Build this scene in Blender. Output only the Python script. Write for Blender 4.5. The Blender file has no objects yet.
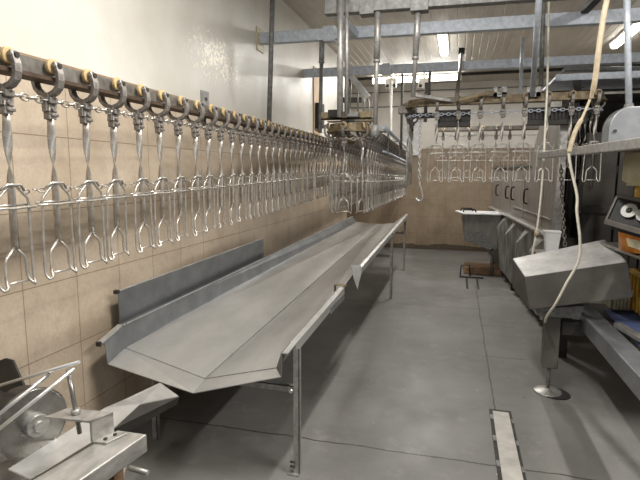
import bpy, math, random
from mathutils import Vector, Matrix
random.seed(7)
C = bpy.context.scene
col = C.collection
R = math.radians
PI = math.pi

# ------------------------------------------------------------------ camera
YAW, PITCH, ROLL, FPX, CH = R(15.6), R(7.7), R(0.25), 490.0, 1.57
_f = Vector((-math.sin(YAW) * math.cos(PITCH), math.cos(YAW) * math.cos(PITCH), -math.sin(PITCH)))
_r = Vector((math.cos(YAW), math.sin(YAW), 0))
_u = _r.cross(_f)
_r, _u = math.cos(ROLL) * _r + math.sin(ROLL) * _u, -math.sin(ROLL) * _r + math.cos(ROLL) * _u
cd = bpy.data.cameras.new('camera')
cam = bpy.data.objects.new('camera', cd)
col.objects.link(cam)
cd.sensor_width = 36
cd.lens = FPX * 36 / 640
cd.clip_start = 0.02
M = Matrix((_r, _u, -_f)).transposed().to_4x4()
M.translation = Vector((0, 0, CH))
cam.matrix_world = M
C.camera = cam


def at(x, y, X=None, Y=None, Z=None):
    """point of the room seen in direction (x, y), on the plane X, Y or Z"""
    d = _f + (x - 320) / FPX * _r + (240 - y) / FPX * _u
    if X is not None:
        t = X / d.x
    elif Y is not None:
        t = Y / d.y
    else:
        t = (Z - CH) / d.z
    return Vector((0, 0, CH)) + t * d


# ------------------------------------------------------------------ materials
def new_mat(name):
    m = bpy.data.materials.new(name)
    m.use_nodes = True
    nt = m.node_tree
    return m, nt, nt.nodes['Principled BSDF']


def N(nt, typ, **kw):
    n = nt.nodes.new(typ)
    for k, v in kw.items():
        if k in n.inputs:
            n.inputs[k].default_value = v
        else:
            setattr(n, k, v)
    return n


def noise_mat(name, c1, c2, rough=0.5, metal=0.0, scale=8.0, rr=0.12, bump=0.0, detail=6, stretch=(1, 1, 1), spec=None, streak=None):
    m, nt, b = new_mat(name)
    tc = N(nt, 'ShaderNodeTexCoord')
    mp = N(nt, 'ShaderNodeMapping')
    mp.inputs['Scale'].default_value = stretch
    nt.links.new(tc.outputs['Object'], mp.inputs['Vector'])
    no = N(nt, 'ShaderNodeTexNoise', Scale=scale, Detail=detail, Roughness=0.6)
    nt.links.new(mp.outputs[0], no.inputs['Vector'])
    ra = N(nt, 'ShaderNodeValToRGB')
    ra.color_ramp.elements[0].position = 0.32
    ra.color_ramp.elements[1].position = 0.68
    ra.color_ramp.elements[0].color = (*c1, 1)
    ra.color_ramp.elements[1].color = (*c2, 1)
    nt.links.new(no.outputs['Fac'], ra.inputs['Fac'])
    out = ra.outputs['Color']
    nt.links.new(out, b.inputs['Base Color'])
    b.inputs['Metallic'].default_value = metal
    n2 = N(nt, 'ShaderNodeTexNoise', Scale=scale * 3.1, Detail=4)
    nt.links.new(mp.outputs[0], n2.inputs['Vector'])
    mr = N(nt, 'ShaderNodeMapRange')
    mr.inputs['To Min'].default_value = max(0.03, rough - rr)
    mr.inputs['To Max'].default_value = min(1, rough + rr)
    nt.links.new(n2.outputs['Fac'], mr.inputs['Value'])
    nt.links.new(mr.outputs[0], b.inputs['Roughness'])
    if spec is not None:
        b.inputs['Specular IOR Level'].default_value = spec
    if bump:
        bp = N(nt, 'ShaderNodeBump', Strength=bump, Distance=0.01)
        nt.links.new(no.outputs['Fac'], bp.inputs['Height'])
        nt.links.new(bp.outputs[0], b.inputs['Normal'])
    return m


def flat(name, c, rough=0.5, metal=0.0):
    return noise_mat(name, tuple(x * 0.85 for x in c), tuple(min(1, x * 1.1) for x in c), rough, metal, 14)


def emit(name, c, s):
    m, nt, b = new_mat(name)
    b.inputs['Base Color'].default_value = (*c, 1)
    b.inputs['Emission Color'].default_value = (*c, 1)
    b.inputs['Emission Strength'].default_value = s
    return m


MAT = dict(
    steel=noise_mat('shackle_steel', (.38, .355, .32), (.64, .61, .565), .38, .75, 30, .1),
    cast=noise_mat('cast_steel', (.15, .135, .12), (.34, .315, .29), .5, .6, 60, .12, .2),
    rail=noise_mat('rail_steel', (.13, .12, .105), (.25, .235, .21), .5, .6, 25, .1),
    railrust=noise_mat('greasy_rail', (.12, .085, .045), (.30, .24, .15), .5, .35, 22, .12, .1),
    flange=noise_mat('rusty_flange', (.035, .022, .014), (.09, .052, .03), .7, .2, 30),
    galv=noise_mat('galvanised', (.42, .46, .52), (.62, .67, .74), .5, .25, 26, .1),
    galvdark=noise_mat('dull_galvanised', (.13, .13, .125), (.26, .26, .25), .6, .25, 30, .1),
    pipe=noise_mat('pipe_steel', (.24, .23, .22), (.44, .43, .41), .45, .6, 24, .1),
    black=noise_mat('grimy_black', (.012, .011, .01), (.04, .036, .03), .6, .1, 30),
    nylon=noise_mat('nylon', (.36, .24, .10), (.62, .46, .24), .5, 0, 60),
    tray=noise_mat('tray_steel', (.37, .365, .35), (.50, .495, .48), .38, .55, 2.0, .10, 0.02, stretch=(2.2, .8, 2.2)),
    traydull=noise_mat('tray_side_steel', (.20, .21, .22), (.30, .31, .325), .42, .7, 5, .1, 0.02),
    bright=noise_mat('bright_sheet', (.55, .55, .54), (.80, .80, .79), .32, .75, 6, .1),
    machine=noise_mat('machine_steel', (.27, .262, .245), (.50, .49, .465), .42, .65, 9, .12, 0.05, stretch=(3, 1, 3)),
    disc=noise_mat('disc_steel', (.20, .195, .185), (.40, .39, .37), .3, .9, 12, .1),
    cab=noise_mat('cabinet_steel', (.22, .205, .185), (.33, .31, .285), .42, .5, 5, .1, stretch=(3, 3, 1)),
    cabdark=noise_mat('dark_cabinet', (.022, .020, .017), (.05, .046, .04), .5, .4, 4, .1),
    corr=noise_mat('corrugated_sheet', (.15, .145, .135), (.40, .39, .37), .5, .5, 5, .1, stretch=(4, 4, .6)),
    whitep=noise_mat('white_plastic', (.66, .67, .68), (.86, .87, .88), .4, 0, 10),
    hose=noise_mat('hose_rubber', (.42, .34, .23), (.60, .51, .37), .5, 0, 30),
    cord=noise_mat('pale_cord', (.62, .58, .48), (.82, .78, .68), .5, 0, 30),
    blackplastic=noise_mat('black_plastic', (.012, .012, .012), (.022, .022, .022), .6, 0, 10, spec=.2),
    boxtop=noise_mat('worn_lit_steel', (.44, .43, .42), (.66, .65, .64), .5, .45, 9, .1, 0.05),  # pale tone carries the light falling on the box lid
    boxside=noise_mat('shaded_side_steel', (.085, .078, .068), (.13, .12, .105), .55, .3, 6, .1),  # darkened so the box front reads as facing away from the lamps
    yellow=noise_mat('yellow_plastic', (.50, .28, .03), (.72, .45, .07), .45, 0, 12),
    orange=noise_mat('orange_plastic', (.50, .14, .02), (.80, .34, .04), .45, 0, 16),
    cream=noise_mat('cream_plastic', (.46, .40, .24), (.66, .60, .42), .5, 0, 8),
    blue=noise_mat('blue_plastic', (.06, .09, .22), (.12, .16, .34), .5, 0, 12),
    rustbrown=noise_mat('rusty_sheet', (.13, .07, .035), (.32, .20, .11), .7, .1, 10, .1, .1),
    lamp=emit('lamp_tube', (1.0, .97, .90), 9.0),
    lampbody=flat('lamp_housing', (.8, .79, .75), .5),
    gauge=flat('gauge_plate', (.34, .34, .31), .5),
    drain=noise_mat('drain_cover', (.38, .36, .33), (.56, .54, .50), .5, .3, 8, .1, .05),
)


def mixc(nt, fac, a, b_):
    mx = N(nt, 'ShaderNodeMix', data_type='RGBA')
    nt.links.new(fac, mx.inputs['Factor'])
    for i, s in ((6, a), (7, b_)):
        if isinstance(s, tuple):
            mx.inputs[i].default_value = (*s, 1)
        else:
            nt.links.new(s, mx.inputs[i])
    return mx.outputs[2]


def math_(nt, op, a, b_=None, c=None):
    n = N(nt, 'ShaderNodeMath', operation=op)
    for i, s in enumerate((a, b_, c)):
        if s is None:
            continue
        if isinstance(s, (int, float)):
            n.inputs[i].default_value = s
        else:
            nt.links.new(s, n.inputs[i])
    return n.outputs[0]


def line_mask(nt, coord, pitch, off, half):
    """1 on lines every `pitch` m"""
    a = math_(nt, 'SUBTRACT', coord, off)
    a = math_(nt, 'DIVIDE', a, pitch)
    a = math_(nt, 'FRACT', a)
    a = math_(nt, 'SUBTRACT', a, .5)
    a = math_(nt, 'ABSOLUTE', a)
    return math_(nt, 'GREATER_THAN', a, .5 - half / pitch)


def ramp(nt, fac, p0, p1, c0=(0, 0, 0), c1=(1, 1, 1)):
    ra = N(nt, 'ShaderNodeValToRGB')
    ra.color_ramp.elements[0].position = p0
    ra.color_ramp.elements[1].position = p1
    ra.color_ramp.elements[0].color = (*c0, 1)
    ra.color_ramp.elements[1].color = (*c1, 1)
    nt.links.new(fac, ra.inputs['Fac'])
    return ra.outputs['Color']


def tnoise(nt, vec, scale, detail=5, rough=.6, stretch=None):
    if stretch:
        mp = N(nt, 'ShaderNodeMapping')
        mp.inputs['Scale'].default_value = stretch
        nt.links.new(vec, mp.inputs['Vector'])
        vec = mp.outputs[0]
    n = N(nt, 'ShaderNodeTexNoise', Scale=scale, Detail=detail, Roughness=rough)
    nt.links.new(vec, n.inputs['Vector'])
    return n.outputs['Fac']


def wall_mat(name, axis, off, c1, c2, dirt=(.20, .135, .075), dirt_amt=.5, peel_glare=None, paint=((.80, .76, .68), (.88, .86, .80))):
    """tiles up to z = 2.09, painted plaster above"""
    m, nt, b = new_mat(name)
    g = N(nt, 'ShaderNodeNewGeometry')
    sp = N(nt, 'ShaderNodeSeparateXYZ')
    nt.links.new(g.outputs['Position'], sp.inputs[0])
    P = g.outputs['Position']
    u = sp.outputs[axis]
    z = sp.outputs['Z']
    lu = line_mask(nt, u, .328, off, .0022)
    lz = line_mask(nt, z, .3485, .694, .0022)
    ln = math_(nt, 'MAXIMUM', lu, lz)
    base = ramp(nt, tnoise(nt, P, 3.0, 6), .35, .65, c1, c2)
    fine = tnoise(nt, P, 60, 3)
    base = mixc(nt, math_(nt, 'MULTIPLY', ramp(nt, fine, .4, .6), .22), base, tuple(x * .72 for x in c1))
    base = mixc(nt, math_(nt, 'MULTIPLY', ramp(nt, tnoise(nt, P, 9, 8, .7), .5, .7), .35), base, tuple(x * .66 for x in c1))
    # grime: vertical streaks, heavier near the floor
    st = tnoise(nt, P, 2.2, 6, .65, stretch=(3, 3, .6))
    gr = math_(nt, 'SUBTRACT', 1.5, z)
    gr = math_(nt, 'MULTIPLY', gr, .45)
    gr = math_(nt, 'MAXIMUM', gr, .10)
    gr = math_(nt, 'MULTIPLY', gr, math_(nt, 'MULTIPLY', ramp(nt, st, .35, .7), dirt_amt * 1.6))
    base = mixc(nt, gr, base, dirt)
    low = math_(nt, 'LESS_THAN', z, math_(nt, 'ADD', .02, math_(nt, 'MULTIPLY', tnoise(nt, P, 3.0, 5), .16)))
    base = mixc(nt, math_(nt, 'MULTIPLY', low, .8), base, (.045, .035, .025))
    tile = mixc(nt, math_(nt, 'MULTIPLY', ln, .8), base, (.17, .105, .055))
    pa = ramp(nt, tnoise(nt, P, 1.6, 5), .35, .65, paint[0], paint[1])
    if peel_glare:
        # peeled patch: flaking paint in a bounded area, lamp highlight painted into its pale flecks
        ca = math_(nt, 'DIVIDE', math_(nt, 'SUBTRACT', u, peel_glare[0]), peel_glare[2])
        cb = math_(nt, 'DIVIDE', math_(nt, 'SUBTRACT', z, peel_glare[1]), peel_glare[3])
        rr = math_(nt, 'SQRT', math_(nt, 'ADD', math_(nt, 'POWER', math_(nt, 'ABSOLUTE', ca), 2.0), math_(nt, 'POWER', math_(nt, 'ABSOLUTE', cb), 2.0)))
        inside = math_(nt, 'SUBTRACT', 1.0, rr)
        fl = math_(nt, 'ADD', tnoise(nt, P, 34, 8, .75), math_(nt, 'MULTIPLY', inside, .15))
        fl = ramp(nt, fl, .60, .64)
        pm = math_(nt, 'MULTIPLY', fl, math_(nt, 'GREATER_THAN', inside, 0.0))
        pa = mixc(nt, pm, pa, (1.0, .93, .78))
    ab = math_(nt, 'GREATER_THAN', z, 2.09)
    edge = math_(nt, 'LESS_THAN', math_(nt, 'ABSOLUTE', math_(nt, 'SUBTRACT', z, 2.088)), .004)
    c = mixc(nt, ab, tile, pa)
    c = mixc(nt, edge, c, (.30, .19, .10))
    nt.links.new(c, b.inputs['Base Color'])
    rg = math_(nt, 'ADD', .30, math_(nt, 'MULTIPLY', tnoise(nt, P, 5, 4), .25))
    nt.links.new(rg, b.inputs['Roughness'])
    bp = N(nt, 'ShaderNodeBump', Strength=.35, Distance=.004)
    h = math_(nt, 'ADD', math_(nt, 'MULTIPLY', math_(nt, 'MAXIMUM', ln, 0.0), -1.0), math_(nt, 'MULTIPLY', tnoise(nt, P, 4, 4), 1.2))
    nt.links.new(h, bp.inputs['Height'])
    nt.links.new(bp.outputs[0], b.inputs['Normal'])
    return m


def floor_mat():
    m, nt, b = new_mat('concrete_floor')
    g = N(nt, 'ShaderNodeNewGeometry')
    sp = N(nt, 'ShaderNodeSeparateXYZ')
    P = g.outputs['Position']
    nt.links.new(P, sp.inputs[0])
    x, y = sp.outputs['X'], sp.outputs['Y']
    a = ramp(nt, tnoise(nt, P, 1.3, 8, .62), .3, .7, (.115, .113, .107), (.205, .202, .192))
    a = mixc(nt, math_(nt, 'MULTIPLY', tnoise(nt, P, 70, 4, .7), .3), a, (.12, .115, .10))
    a = mixc(nt, math_(nt, 'MULTIPLY', ramp(nt, tnoise(nt, P, 5, 6, .7),   .56, .66), .14), a, (.38, .37, .35))
    a = mixc(nt, math_(nt, 'MULTIPLY', ramp(nt, tnoise(nt, P, 2.4, 6, .7, stretch=(1, .5, 1)), .55, .72), .30), a, (.15, .12, .085))
    wob = math_(nt, 'MULTIPLY', math_(nt, 'SUBTRACT', tnoise(nt, P, 5, 6, .7), .5), .05)

    def crack(e, w):
        return math_(nt, 'LESS_THAN', math_(nt, 'ABSOLUTE', math_(nt, 'ADD', e, wob)), w)
    c1 = crack(math_(nt, 'SUBTRACT', x, .30), .0055)
    c1 = math_(nt, 'MULTIPLY', c1, math_(nt, 'LESS_THAN', y, 7.2))
    cr = [c1]
    for (y0, sl, xa, xb, w) in ((2.64, .02, -3, 4, .006), (4.35, -.02, .3, .62, .006), (5.25, .03, .3, .62, .007), (5.9, .02, -2.0, .3, .006)):
        e = math_(nt, 'SUBTRACT', y, math_(nt, 'ADD', y0, math_(nt, 'MULTIPLY', x, sl)))
        k = crack(e, w)
        k = math_(nt, 'MULTIPLY', k, math_(nt, 'MULTIPLY', math_(nt, 'GREATER_THAN', x, xa), math_(nt, 'LESS_THAN', x, xb)))
        cr.append(k)
    t = cr[0]
    for k in cr[1:]:
        t = math_(nt, 'MAXIMUM', t, k)
    a = mixc(nt, math_(nt, 'MULTIPLY', t, .85), a, (.035, .03, .025))
    # scattered dark specks of debris stain and chips
    vo = N(nt, 'ShaderNodeTexVoronoi', Scale=2.6)
    nt.links.new(P, vo.inputs['Vector'])
    sk = math_(nt, 'LESS_THAN', vo.outputs['Distance'], .022)
    a = mixc(nt, sk, a, (.03, .028, .025))
    v2 = N(nt, 'ShaderNodeTexVoronoi', Scale=4.3)
    nt.links.new(P, v2.inputs['Vector'])
    a = mixc(nt, math_(nt, 'LESS_THAN', v2.outputs['Distance'], .022), a, (.55, .54, .52))
    nt.links.new(a, b.inputs['Base Color'])
    rg = math_(nt, 'ADD', .34, math_(nt, 'MULTIPLY', tnoise(nt, P, 3, 5), .34))
    nt.links.new(rg, b.inputs['Roughness'])
    bp = N(nt, 'ShaderNodeBump', Strength=.25, Distance=.01)
    h = math_(nt, 'SUBTRACT', math_(nt, 'MULTIPLY', tnoise(nt, P, 25, 6, .7), .6), t)
    nt.links.new(h, bp.inputs['Height'])
    nt.links.new(bp.outputs[0], b.inputs['Normal'])
    return m


# ------------------------------------------------------------------ mesh building
class MB:
    def __init__(s):
        s.v, s.f, s.sm = [], [], []

    def add(s, vs, fs, smooth=False):
        o = len(s.v)
        s.v += [tuple(v) for v in vs]
        s.f += [tuple(i + o for i in f) for f in fs]
        s.sm += [smooth] * len(fs)
        return s

    def box(s, x0, x1, y0, y1, z0, z1):
        vs = [(x, y, z) for x in (x0, x1) for y in (y0, y1) for z in (z0, z1)]
        return s.add(vs, [(0, 1, 3, 2), (4, 6, 7, 5), (0, 4, 5, 1), (2, 3, 7, 6), (0, 2, 6, 4), (1, 5, 7, 3)])

    def hexa(s, b, t):
        """bottom ring of n points, top ring of n points"""
        n = len(b)
        fs = [tuple(range(n))[::-1], tuple(range(n, 2 * n))]
        fs += [(i, (i + 1) % n, n + (i + 1) % n, n + i) for i in range(n)]
        return s.add(list(b) + list(t), fs)

    def slab(s, pts, t, n=None):
        """flat polygon given thickness t along its normal"""
        p = [Vector(q) for q in pts]
        nn = Vector(n) if n else Vector((0, 0, 0))
        if not n:
            for i in range(len(p)):
                nn += p[i].cross(p[(i + 1) % len(p)])
        nn.normalize()
        return s.hexa([q - nn * t for q in p], p)

    def bar(s, a, b, w, h, up=(0, 0, 1)):
        """rectangular bar from a to b, w across, h along up"""
        a, b = Vector(a), Vector(b)
        d = (b - a).normalized()
        sd = d.cross(Vector(up))
        if sd.length < 1e-4:
            sd = d.cross(Vector((0, 1, 0)))
        sd.normalize()
        up = sd.cross(d).normalized()
        q = [(-w / 2, -h / 2), (w / 2, -h / 2), (w / 2, h / 2), (-w / 2, h / 2)]
        return s.hexa([a + sd * x + up * y for x, y in q], [b + sd * x + up * y for x, y in q])

    def tube(s, pts, r, n=8, close=False, caps=True, flatten=None):
        pts = [Vector(p) for p in pts]
        m = len(pts)
        rs = r if isinstance(r, (list, tuple)) else [r] * m
        rings = []
        up = None
        for i in range(m):
            a = pts[i - 1] if (i > 0 or close) else pts[i]
            b = pts[(i + 1) % m] if (i < m - 1 or close) else pts[i]
            d = (b - a)
            d = d.normalized() if d.length > 1e-9 else Vector((0, 0, 1))
            if up is None:
                up = Vector((0, 0, 1)) if abs(d.z) < .9 else Vector((0, 1, 0))
            sd = d.cross(up)
            if sd.length < 1e-5:
                sd = d.cross(Vector((1, 0, 0)))
            sd.normalize()
            up = sd.cross(d).normalized()
            rings.append([pts[i] + (sd * math.cos(2 * PI * k / n) + up * math.sin(2 * PI * k / n)) * rs[i] for k in range(n)])
        vs = [v for ring in rings for v in ring]
        fs = []
        for i in range(m - 1 + (1 if close else 0)):
            j = (i + 1) % m
            for k in range(n):
                fs.append((i * n + k, j * n + k, j * n + (k + 1) % n, i * n + (k + 1) % n))
        s.add(vs, fs, True)
        if caps and not close:
            o = len(s.v) - len(vs)
            s.f += [tuple(o + k for k in range(n))[::-1] if False else tuple(o + k for k in range(n)), tuple(o + (m - 1) * n + k for k in range(n))[::-1]]
            s.sm += [False, False]
        return s

    def cyl(s, a, b, r, n=16):
        return s.tube([a, b], r, n)

    def ring(s, c, ax, r, rt, n=14, m=6, sx=1.0, sdir=None):
        """torus about axis ax; stretched by sx along sdir"""
        ax = Vector(ax).normalized()
        e1 = Vector(sdir).normalized() if sdir else ax.cross(Vector((.3, .5, .8))).normalized()
        e1 = (e1 - ax * e1.dot(ax)).normalized()
        e2 = ax.cross(e1)
        c = Vector(c)
        pts = [c + e1 * (r * sx * math.cos(2 * PI * k / n)) + e2 * (r * math.sin(2 * PI * k / n)) for k in range(n)]
        return s.tube(pts, rt, m, close=True)

    def strip(s, path, wdir, w, t):
        """flat strip following a path; width w along wdir, thickness t"""
        path = [Vector(p) for p in path]
        wd = Vector(wdir).normalized()
        rings = []
        for i, p in enumerate(path):
            a = path[max(0, i - 1)]
            b = path[min(len(path) - 1, i + 1)]
            n = (b - a).cross(wd).normalized()
            rings.append([p + wd * w / 2 + n * t / 2, p - wd * w / 2 + n * t / 2, p - wd * w / 2 - n * t / 2, p + wd * w / 2 - n * t / 2])
        vs = [v for r_ in rings for v in r_]
        fs = [(0, 1, 2, 3), tuple(len(vs) - 4 + k for k in (3, 2, 1, 0))]
        for i in range(len(path) - 1):
            for k in range(4):
                fs.append((i * 4 + k, i * 4 + 4 + k, i * 4 + 4 + (k + 1) % 4, i * 4 + (k + 1) % 4))
        return s.add(vs, fs)

    def build(s, name, mat, parent=None, bevel=0.0, loc=None):
        me = bpy.data.meshes.new(name)
        vs = s.v
        if loc is not None:
            L = Vector(loc)
            vs = [tuple(Vector(v) - L) for v in vs]
        me.from_pydata(vs, [], s.f)
        me.polygons.foreach_set('use_smooth', s.sm)
        me.materials.append(MAT[mat] if isinstance(mat, str) else mat)
        import bmesh
        bm = bmesh.new()
        bm.from_mesh(me)
        bmesh.ops.recalc_face_normals(bm, faces=bm.faces)
        bm.to_mesh(me)
        bm.free()
        o = bpy.data.objects.new(name, me)
        col.objects.link(o)
        if parent:
            o.parent = parent
            if loc is None:
                # parts are modelled in room coordinates: cancel the offsets of their ancestors
                off, q = Vector((0, 0, 0)), parent
                while q is not None:
                    off += q.location
                    q = q.parent
                o.location = -off
        if loc is not None:
            o.location = loc
        if bevel:
            b = o.modifiers.new('bevel', 'BEVEL')
            b.width = bevel
            b.segments = 2
            b.limit_method = 'ANGLE'
        return o


def tag(o, label=None, cat=None, group=None, kind=None):
    if label:
        o['label'] = label
    if cat:
        o['category'] = cat
    if group:
        o['group'] = group
    if kind:
        o['kind'] = kind
    return o


def thing(name, label, cat, loc=(0, 0, 0), rz=0, group=None):
    o = bpy.data.objects.new(name, None)
    o.empty_display_size = .05
    col.objects.link(o)
    o.location = loc
    o.rotation_euler = (0, 0, rz)
    return tag(o, label, cat, group)


def children(o):
    return [c for c in col.objects if c.parent == o]


def struct(name, mb, mat, bevel=0):
    return tag(mb.build(name, mat, bevel=bevel), kind='structure')


# ------------------------------------------------------------------ the room
W = -1.87
wl = wall_mat('left_wall', 'Y', 1.718, (.44, .355, .265), (.55, .46, .36), dirt_amt=.35, peel_glare=(3.68, 2.47, .56, .24), paint=((.59, .56, .50), (.69, .67, .62)))
wb = wall_mat('back_wall', 'X', .10, (.27, .205, .145), (.37, .295, .215), dirt_amt=.8, paint=((.70, .67, .62), (.82, .79, .74)))
struct('wall_left', MB().box(W - .15, W, -1.5, 8.45, 0, 3.39), wl)
struct('wall_left_recess', MB().box(W - 1.2, W - .15, 8.30, 8.45, 0, 3.39).box(W - 1.2, W - 1.05, 8.45, 10.46, 0, 3.39), wl)
struct('wall_back', MB().box(W - 1.2, 4.2, 10.46, 10.6, 0, 3.39), wb)
struct('wall_right', MB().box(4.05, 4.2, -1.5, 10.46, 0, 3.39), wb)
struct('floor', MB().box(W - 1.2, 4.2, -1.5, 10.6, -.12, 0), floor_mat())
# ribbed ceiling sheets
cm = MB()
x = W - 1.2
prof = []
k = 0
while x < 4.2:
    prof += [(x, 3.39), (x + .085, 3.39), (x + .088, 3.394), (x + .096, 3.394)]
    x += .10
vs, fs = [], []
for px, pz in prof:
    vs += [(px, -1.5, pz), (px, 10.6, pz)]
for i in range(len(prof) - 1):
    fs.append((2 * i, 2 * i + 1, 2 * i + 3, 2 * i + 2))
cm.add(vs, fs)
cm.box(W - 1.2, 4.2, -1.5, 10.6, 3.40, 3.5)
struct('ceiling', cm, noise_mat('ceiling_sheet', (.50, .46, .40), (.62, .58, .51), .5, .1, 3, .1, stretch=(2, .5, 1)))
struct('trim_1', MB().box(W - 1.2, 4.05, 9.52, 9.58, 3.345, 3.388), 'black')
# seams of the back wall cladding
struct('trim_2', MB().box(W - 1.0, 4.05, 10.445, 10.459, 2.94, 2.965).box(W - 1.0, 4.05, 10.445, 10.459, 3.24, 3.26), 'galvdark')
# tan corner guard and dark jamb near the end of the left wall
struct('trim_3', MB().box(W + .001, W + .018, 6.32, 6.62, 2.1, 2.95), noise_mat('tan_board', (.46, .32, .19), (.60, .44, .28), .6))

q = at(316, 116, X=W)
tag(MB().box(W, W + .09, q.y - .10, q.y + .10, q.z - .16, q.z + .16).build('switch_box', 'black', loc=(W, q.y, q.z - .16), bevel=.006), 'small dark switch box on the left wall beside the tan board', 'switch box')
# ------------------------------------------------------------------ shackles
SHX = .002


def shackle_parts(root):
    L = MB
    for sgn, wn in ((1, 'front'), (-1, 'rear')):
        # crescent hanger arm in the y-z plane
        path = [(.0, sgn * .038, .014), (0, sgn * .046, .0), (0, sgn * .053, -.024), (0, sgn * .054, -.046), (0, sgn * .048, -.068), (0, sgn * .032, -.084), (0, sgn * .010, -.092), (0, 0, -.094)]
        a = L().strip(path, (1, 0, 0), .027, .017).cyl((0, sgn * .034, .002), (0, sgn * .050, .002), .016, 12).build('hanger_arm', 'cast', root, bevel=.003)
        L().cyl((0, sgn * .048, .002), (0, sgn * .060, .002), .009, 6).build('bolt', 'black', a)
        w = L().cyl((0, sgn * .018, 0), (0, sgn * .033, 0), .028, 18).build('wheel', 'nylon', root, bevel=.003)
    b = L()
    b.box(-.025, .025, -.010, .010, -.150, -.108).box(-.018, .018, -.024, .024, -.122, -.100)
    b.hexa([(-.012, -.012, -.128), (.012, -.012, -.128), (.012, .012, -.128), (-.012, .012, -.128)], [(-.019, -.015, -.086), (.019, -.015, -.086), (.019, .015, -.086), (-.019, .015, -.086)])
    b.hexa([(-.020, -.017, -.150), (.020, -.017, -.150), (.020, .017, -.150), (-.020, .017, -.150)], [(-.015, -.013, -.126), (.015, -.013, -.126), (.015, .013, -.126), (-.015, .013, -.126)])
    b.box(-.016, .016, -.014, .014, -.176, -.148).box(-.024, .010, -.018, .018, -.166, -.154)
    cb = b.build('chain_clamp', 'cast', root, bevel=.003)
    L().cyl((0, .012, -.104), (0, .024, -.104), .007, 6).cyl((.004, .014, -.140), (.004, .025, -.140), .0075, 6).cyl((0, -.024, -.104), (0, -.012, -.104), .007, 6).build('bolt', 'cast', cb)
    # twisted flat stem
    vs, fs = [], []
    zs = [(-.165, 0), (-.20, 4)] + [(-.20 - .18 * i / 12, 4 + 176 * (i / 12) ** 1.0) for i in range(1, 12)] + [(-.39, 180), (-.48, 180), (-.605, 180)]
    for z, a in zs:
        a = R(a + 90)
        d = Vector((math.cos(a), math.sin(a), 0))
        n = Vector((-d.y, d.x, 0))
        for q, e in ((1, 1), (-1, 1), (-1, -1), (1, -1)):
            p = d * q * .0135 + n * e * .0022
            vs.append((p.x, p.y, z))
    for i in range(len(zs) - 1):
        for k in range(4):
            fs.append((i * 4 + k, i * 4 + 4 + k, i * 4 + 4 + (k + 1) % 4, i * 4 + (k + 1) % 4))
    fs += [(0, 1, 2, 3), tuple(len(vs) - 4 + k for k in (3, 2, 1, 0))]
    # second half of stem turned so that its flat side faces the front
    L().add(vs, fs, True).build('stem', 'steel', root)
    r = .0047
    o = L()
    for s in (-1, 1):
        pts = [(0, .006, -.398), (s * .016, .006, -.402), (s * .056, .005, -.440), (s * .061, .004, -.455), (s * .063, .002, -.50), (s * .066, .0, -.60), (s * .068, 0, -.705), (s * .067, .004, -.722), (s * .062, .012, -.732), (s * .055, .018, -.730), (s * .048, .014, -.722), (s * .043, .004, -.710), (s * .041, 0, -.690), (s * .040, 0, -.648), (s * .034, 0, -.632), (0, .0, -.598)]
        o.tube(pts, r, 8)
    o.build('leg_loop', 'steel', root)
    L().tube([(-.086, .010, -.470), (-.04, .011, -.470), (0, .012, -.472), (.04, .011, -.470), (.086, .010, -.470)], .0042, 8).tube([(-.080, -.006, -.462), (.080, -.006, -.462)], .0036, 8).build('cross_bar', 'steel', root)
    L().tube([(-.043, 0, -.716), (.043, 0, -.716)], .0040, 8).build('bottom_bar', 'steel', root)
    L().tube([(-.045, .004, -.412), (-.026, .012, -.396), (.026, .012, -.396), (.045, .004, -.412)], .0048, 8).ring((.058, 0, -.420), (0, 1, .6), .0085, .0028, 12, 6, 1.7, (1, 0, -.2)).ring((-.058, 0, -.420), (0, 1, -.6), .0085, .0028, 12, 6, 1.7, (1, 0, .2)).tube([(.070, 0, -.420), (.095, 0, -.416)], .0028, 6).build('eye_link', 'steel', root)


proto = [None]


def put_shackle(loc, rz, label, group, tilt=0.0):
    if proto[0] is None:
        root = thing('shackle', label, 'shackle', (0, 0, 0), 0, group)
        shackle_parts(root)
        proto[0] = (root, [(c, children(c)) for c in children(root)])
        root.location = loc
        root.rotation_euler = (tilt, 0, rz)
        return root
    root, kids = proto[0]
    c = root.copy()
    col.objects.link(c)
    tag(c, label, 'shackle', group)
    c.location = loc
    c.rotation_euler = (tilt, 0, rz)
    for ch, subs in kids:
        d = ch.copy()
        col.objects.link(d)
        d.parent = c
        for g in subs:
            e = g.copy()
            col.objects.link(e)
            e.parent = d
    return c


ORD = ['first', 'second', 'third', 'fourth', 'fifth', 'sixth', 'seventh', 'eighth', 'ninth', 'tenth', 'eleventh', 'twelfth', 'thirteenth', 'fourteenth', 'fifteenth', 'sixteenth', 'seventeenth', 'eighteenth', 'nineteenth', 'twentieth']


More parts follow.
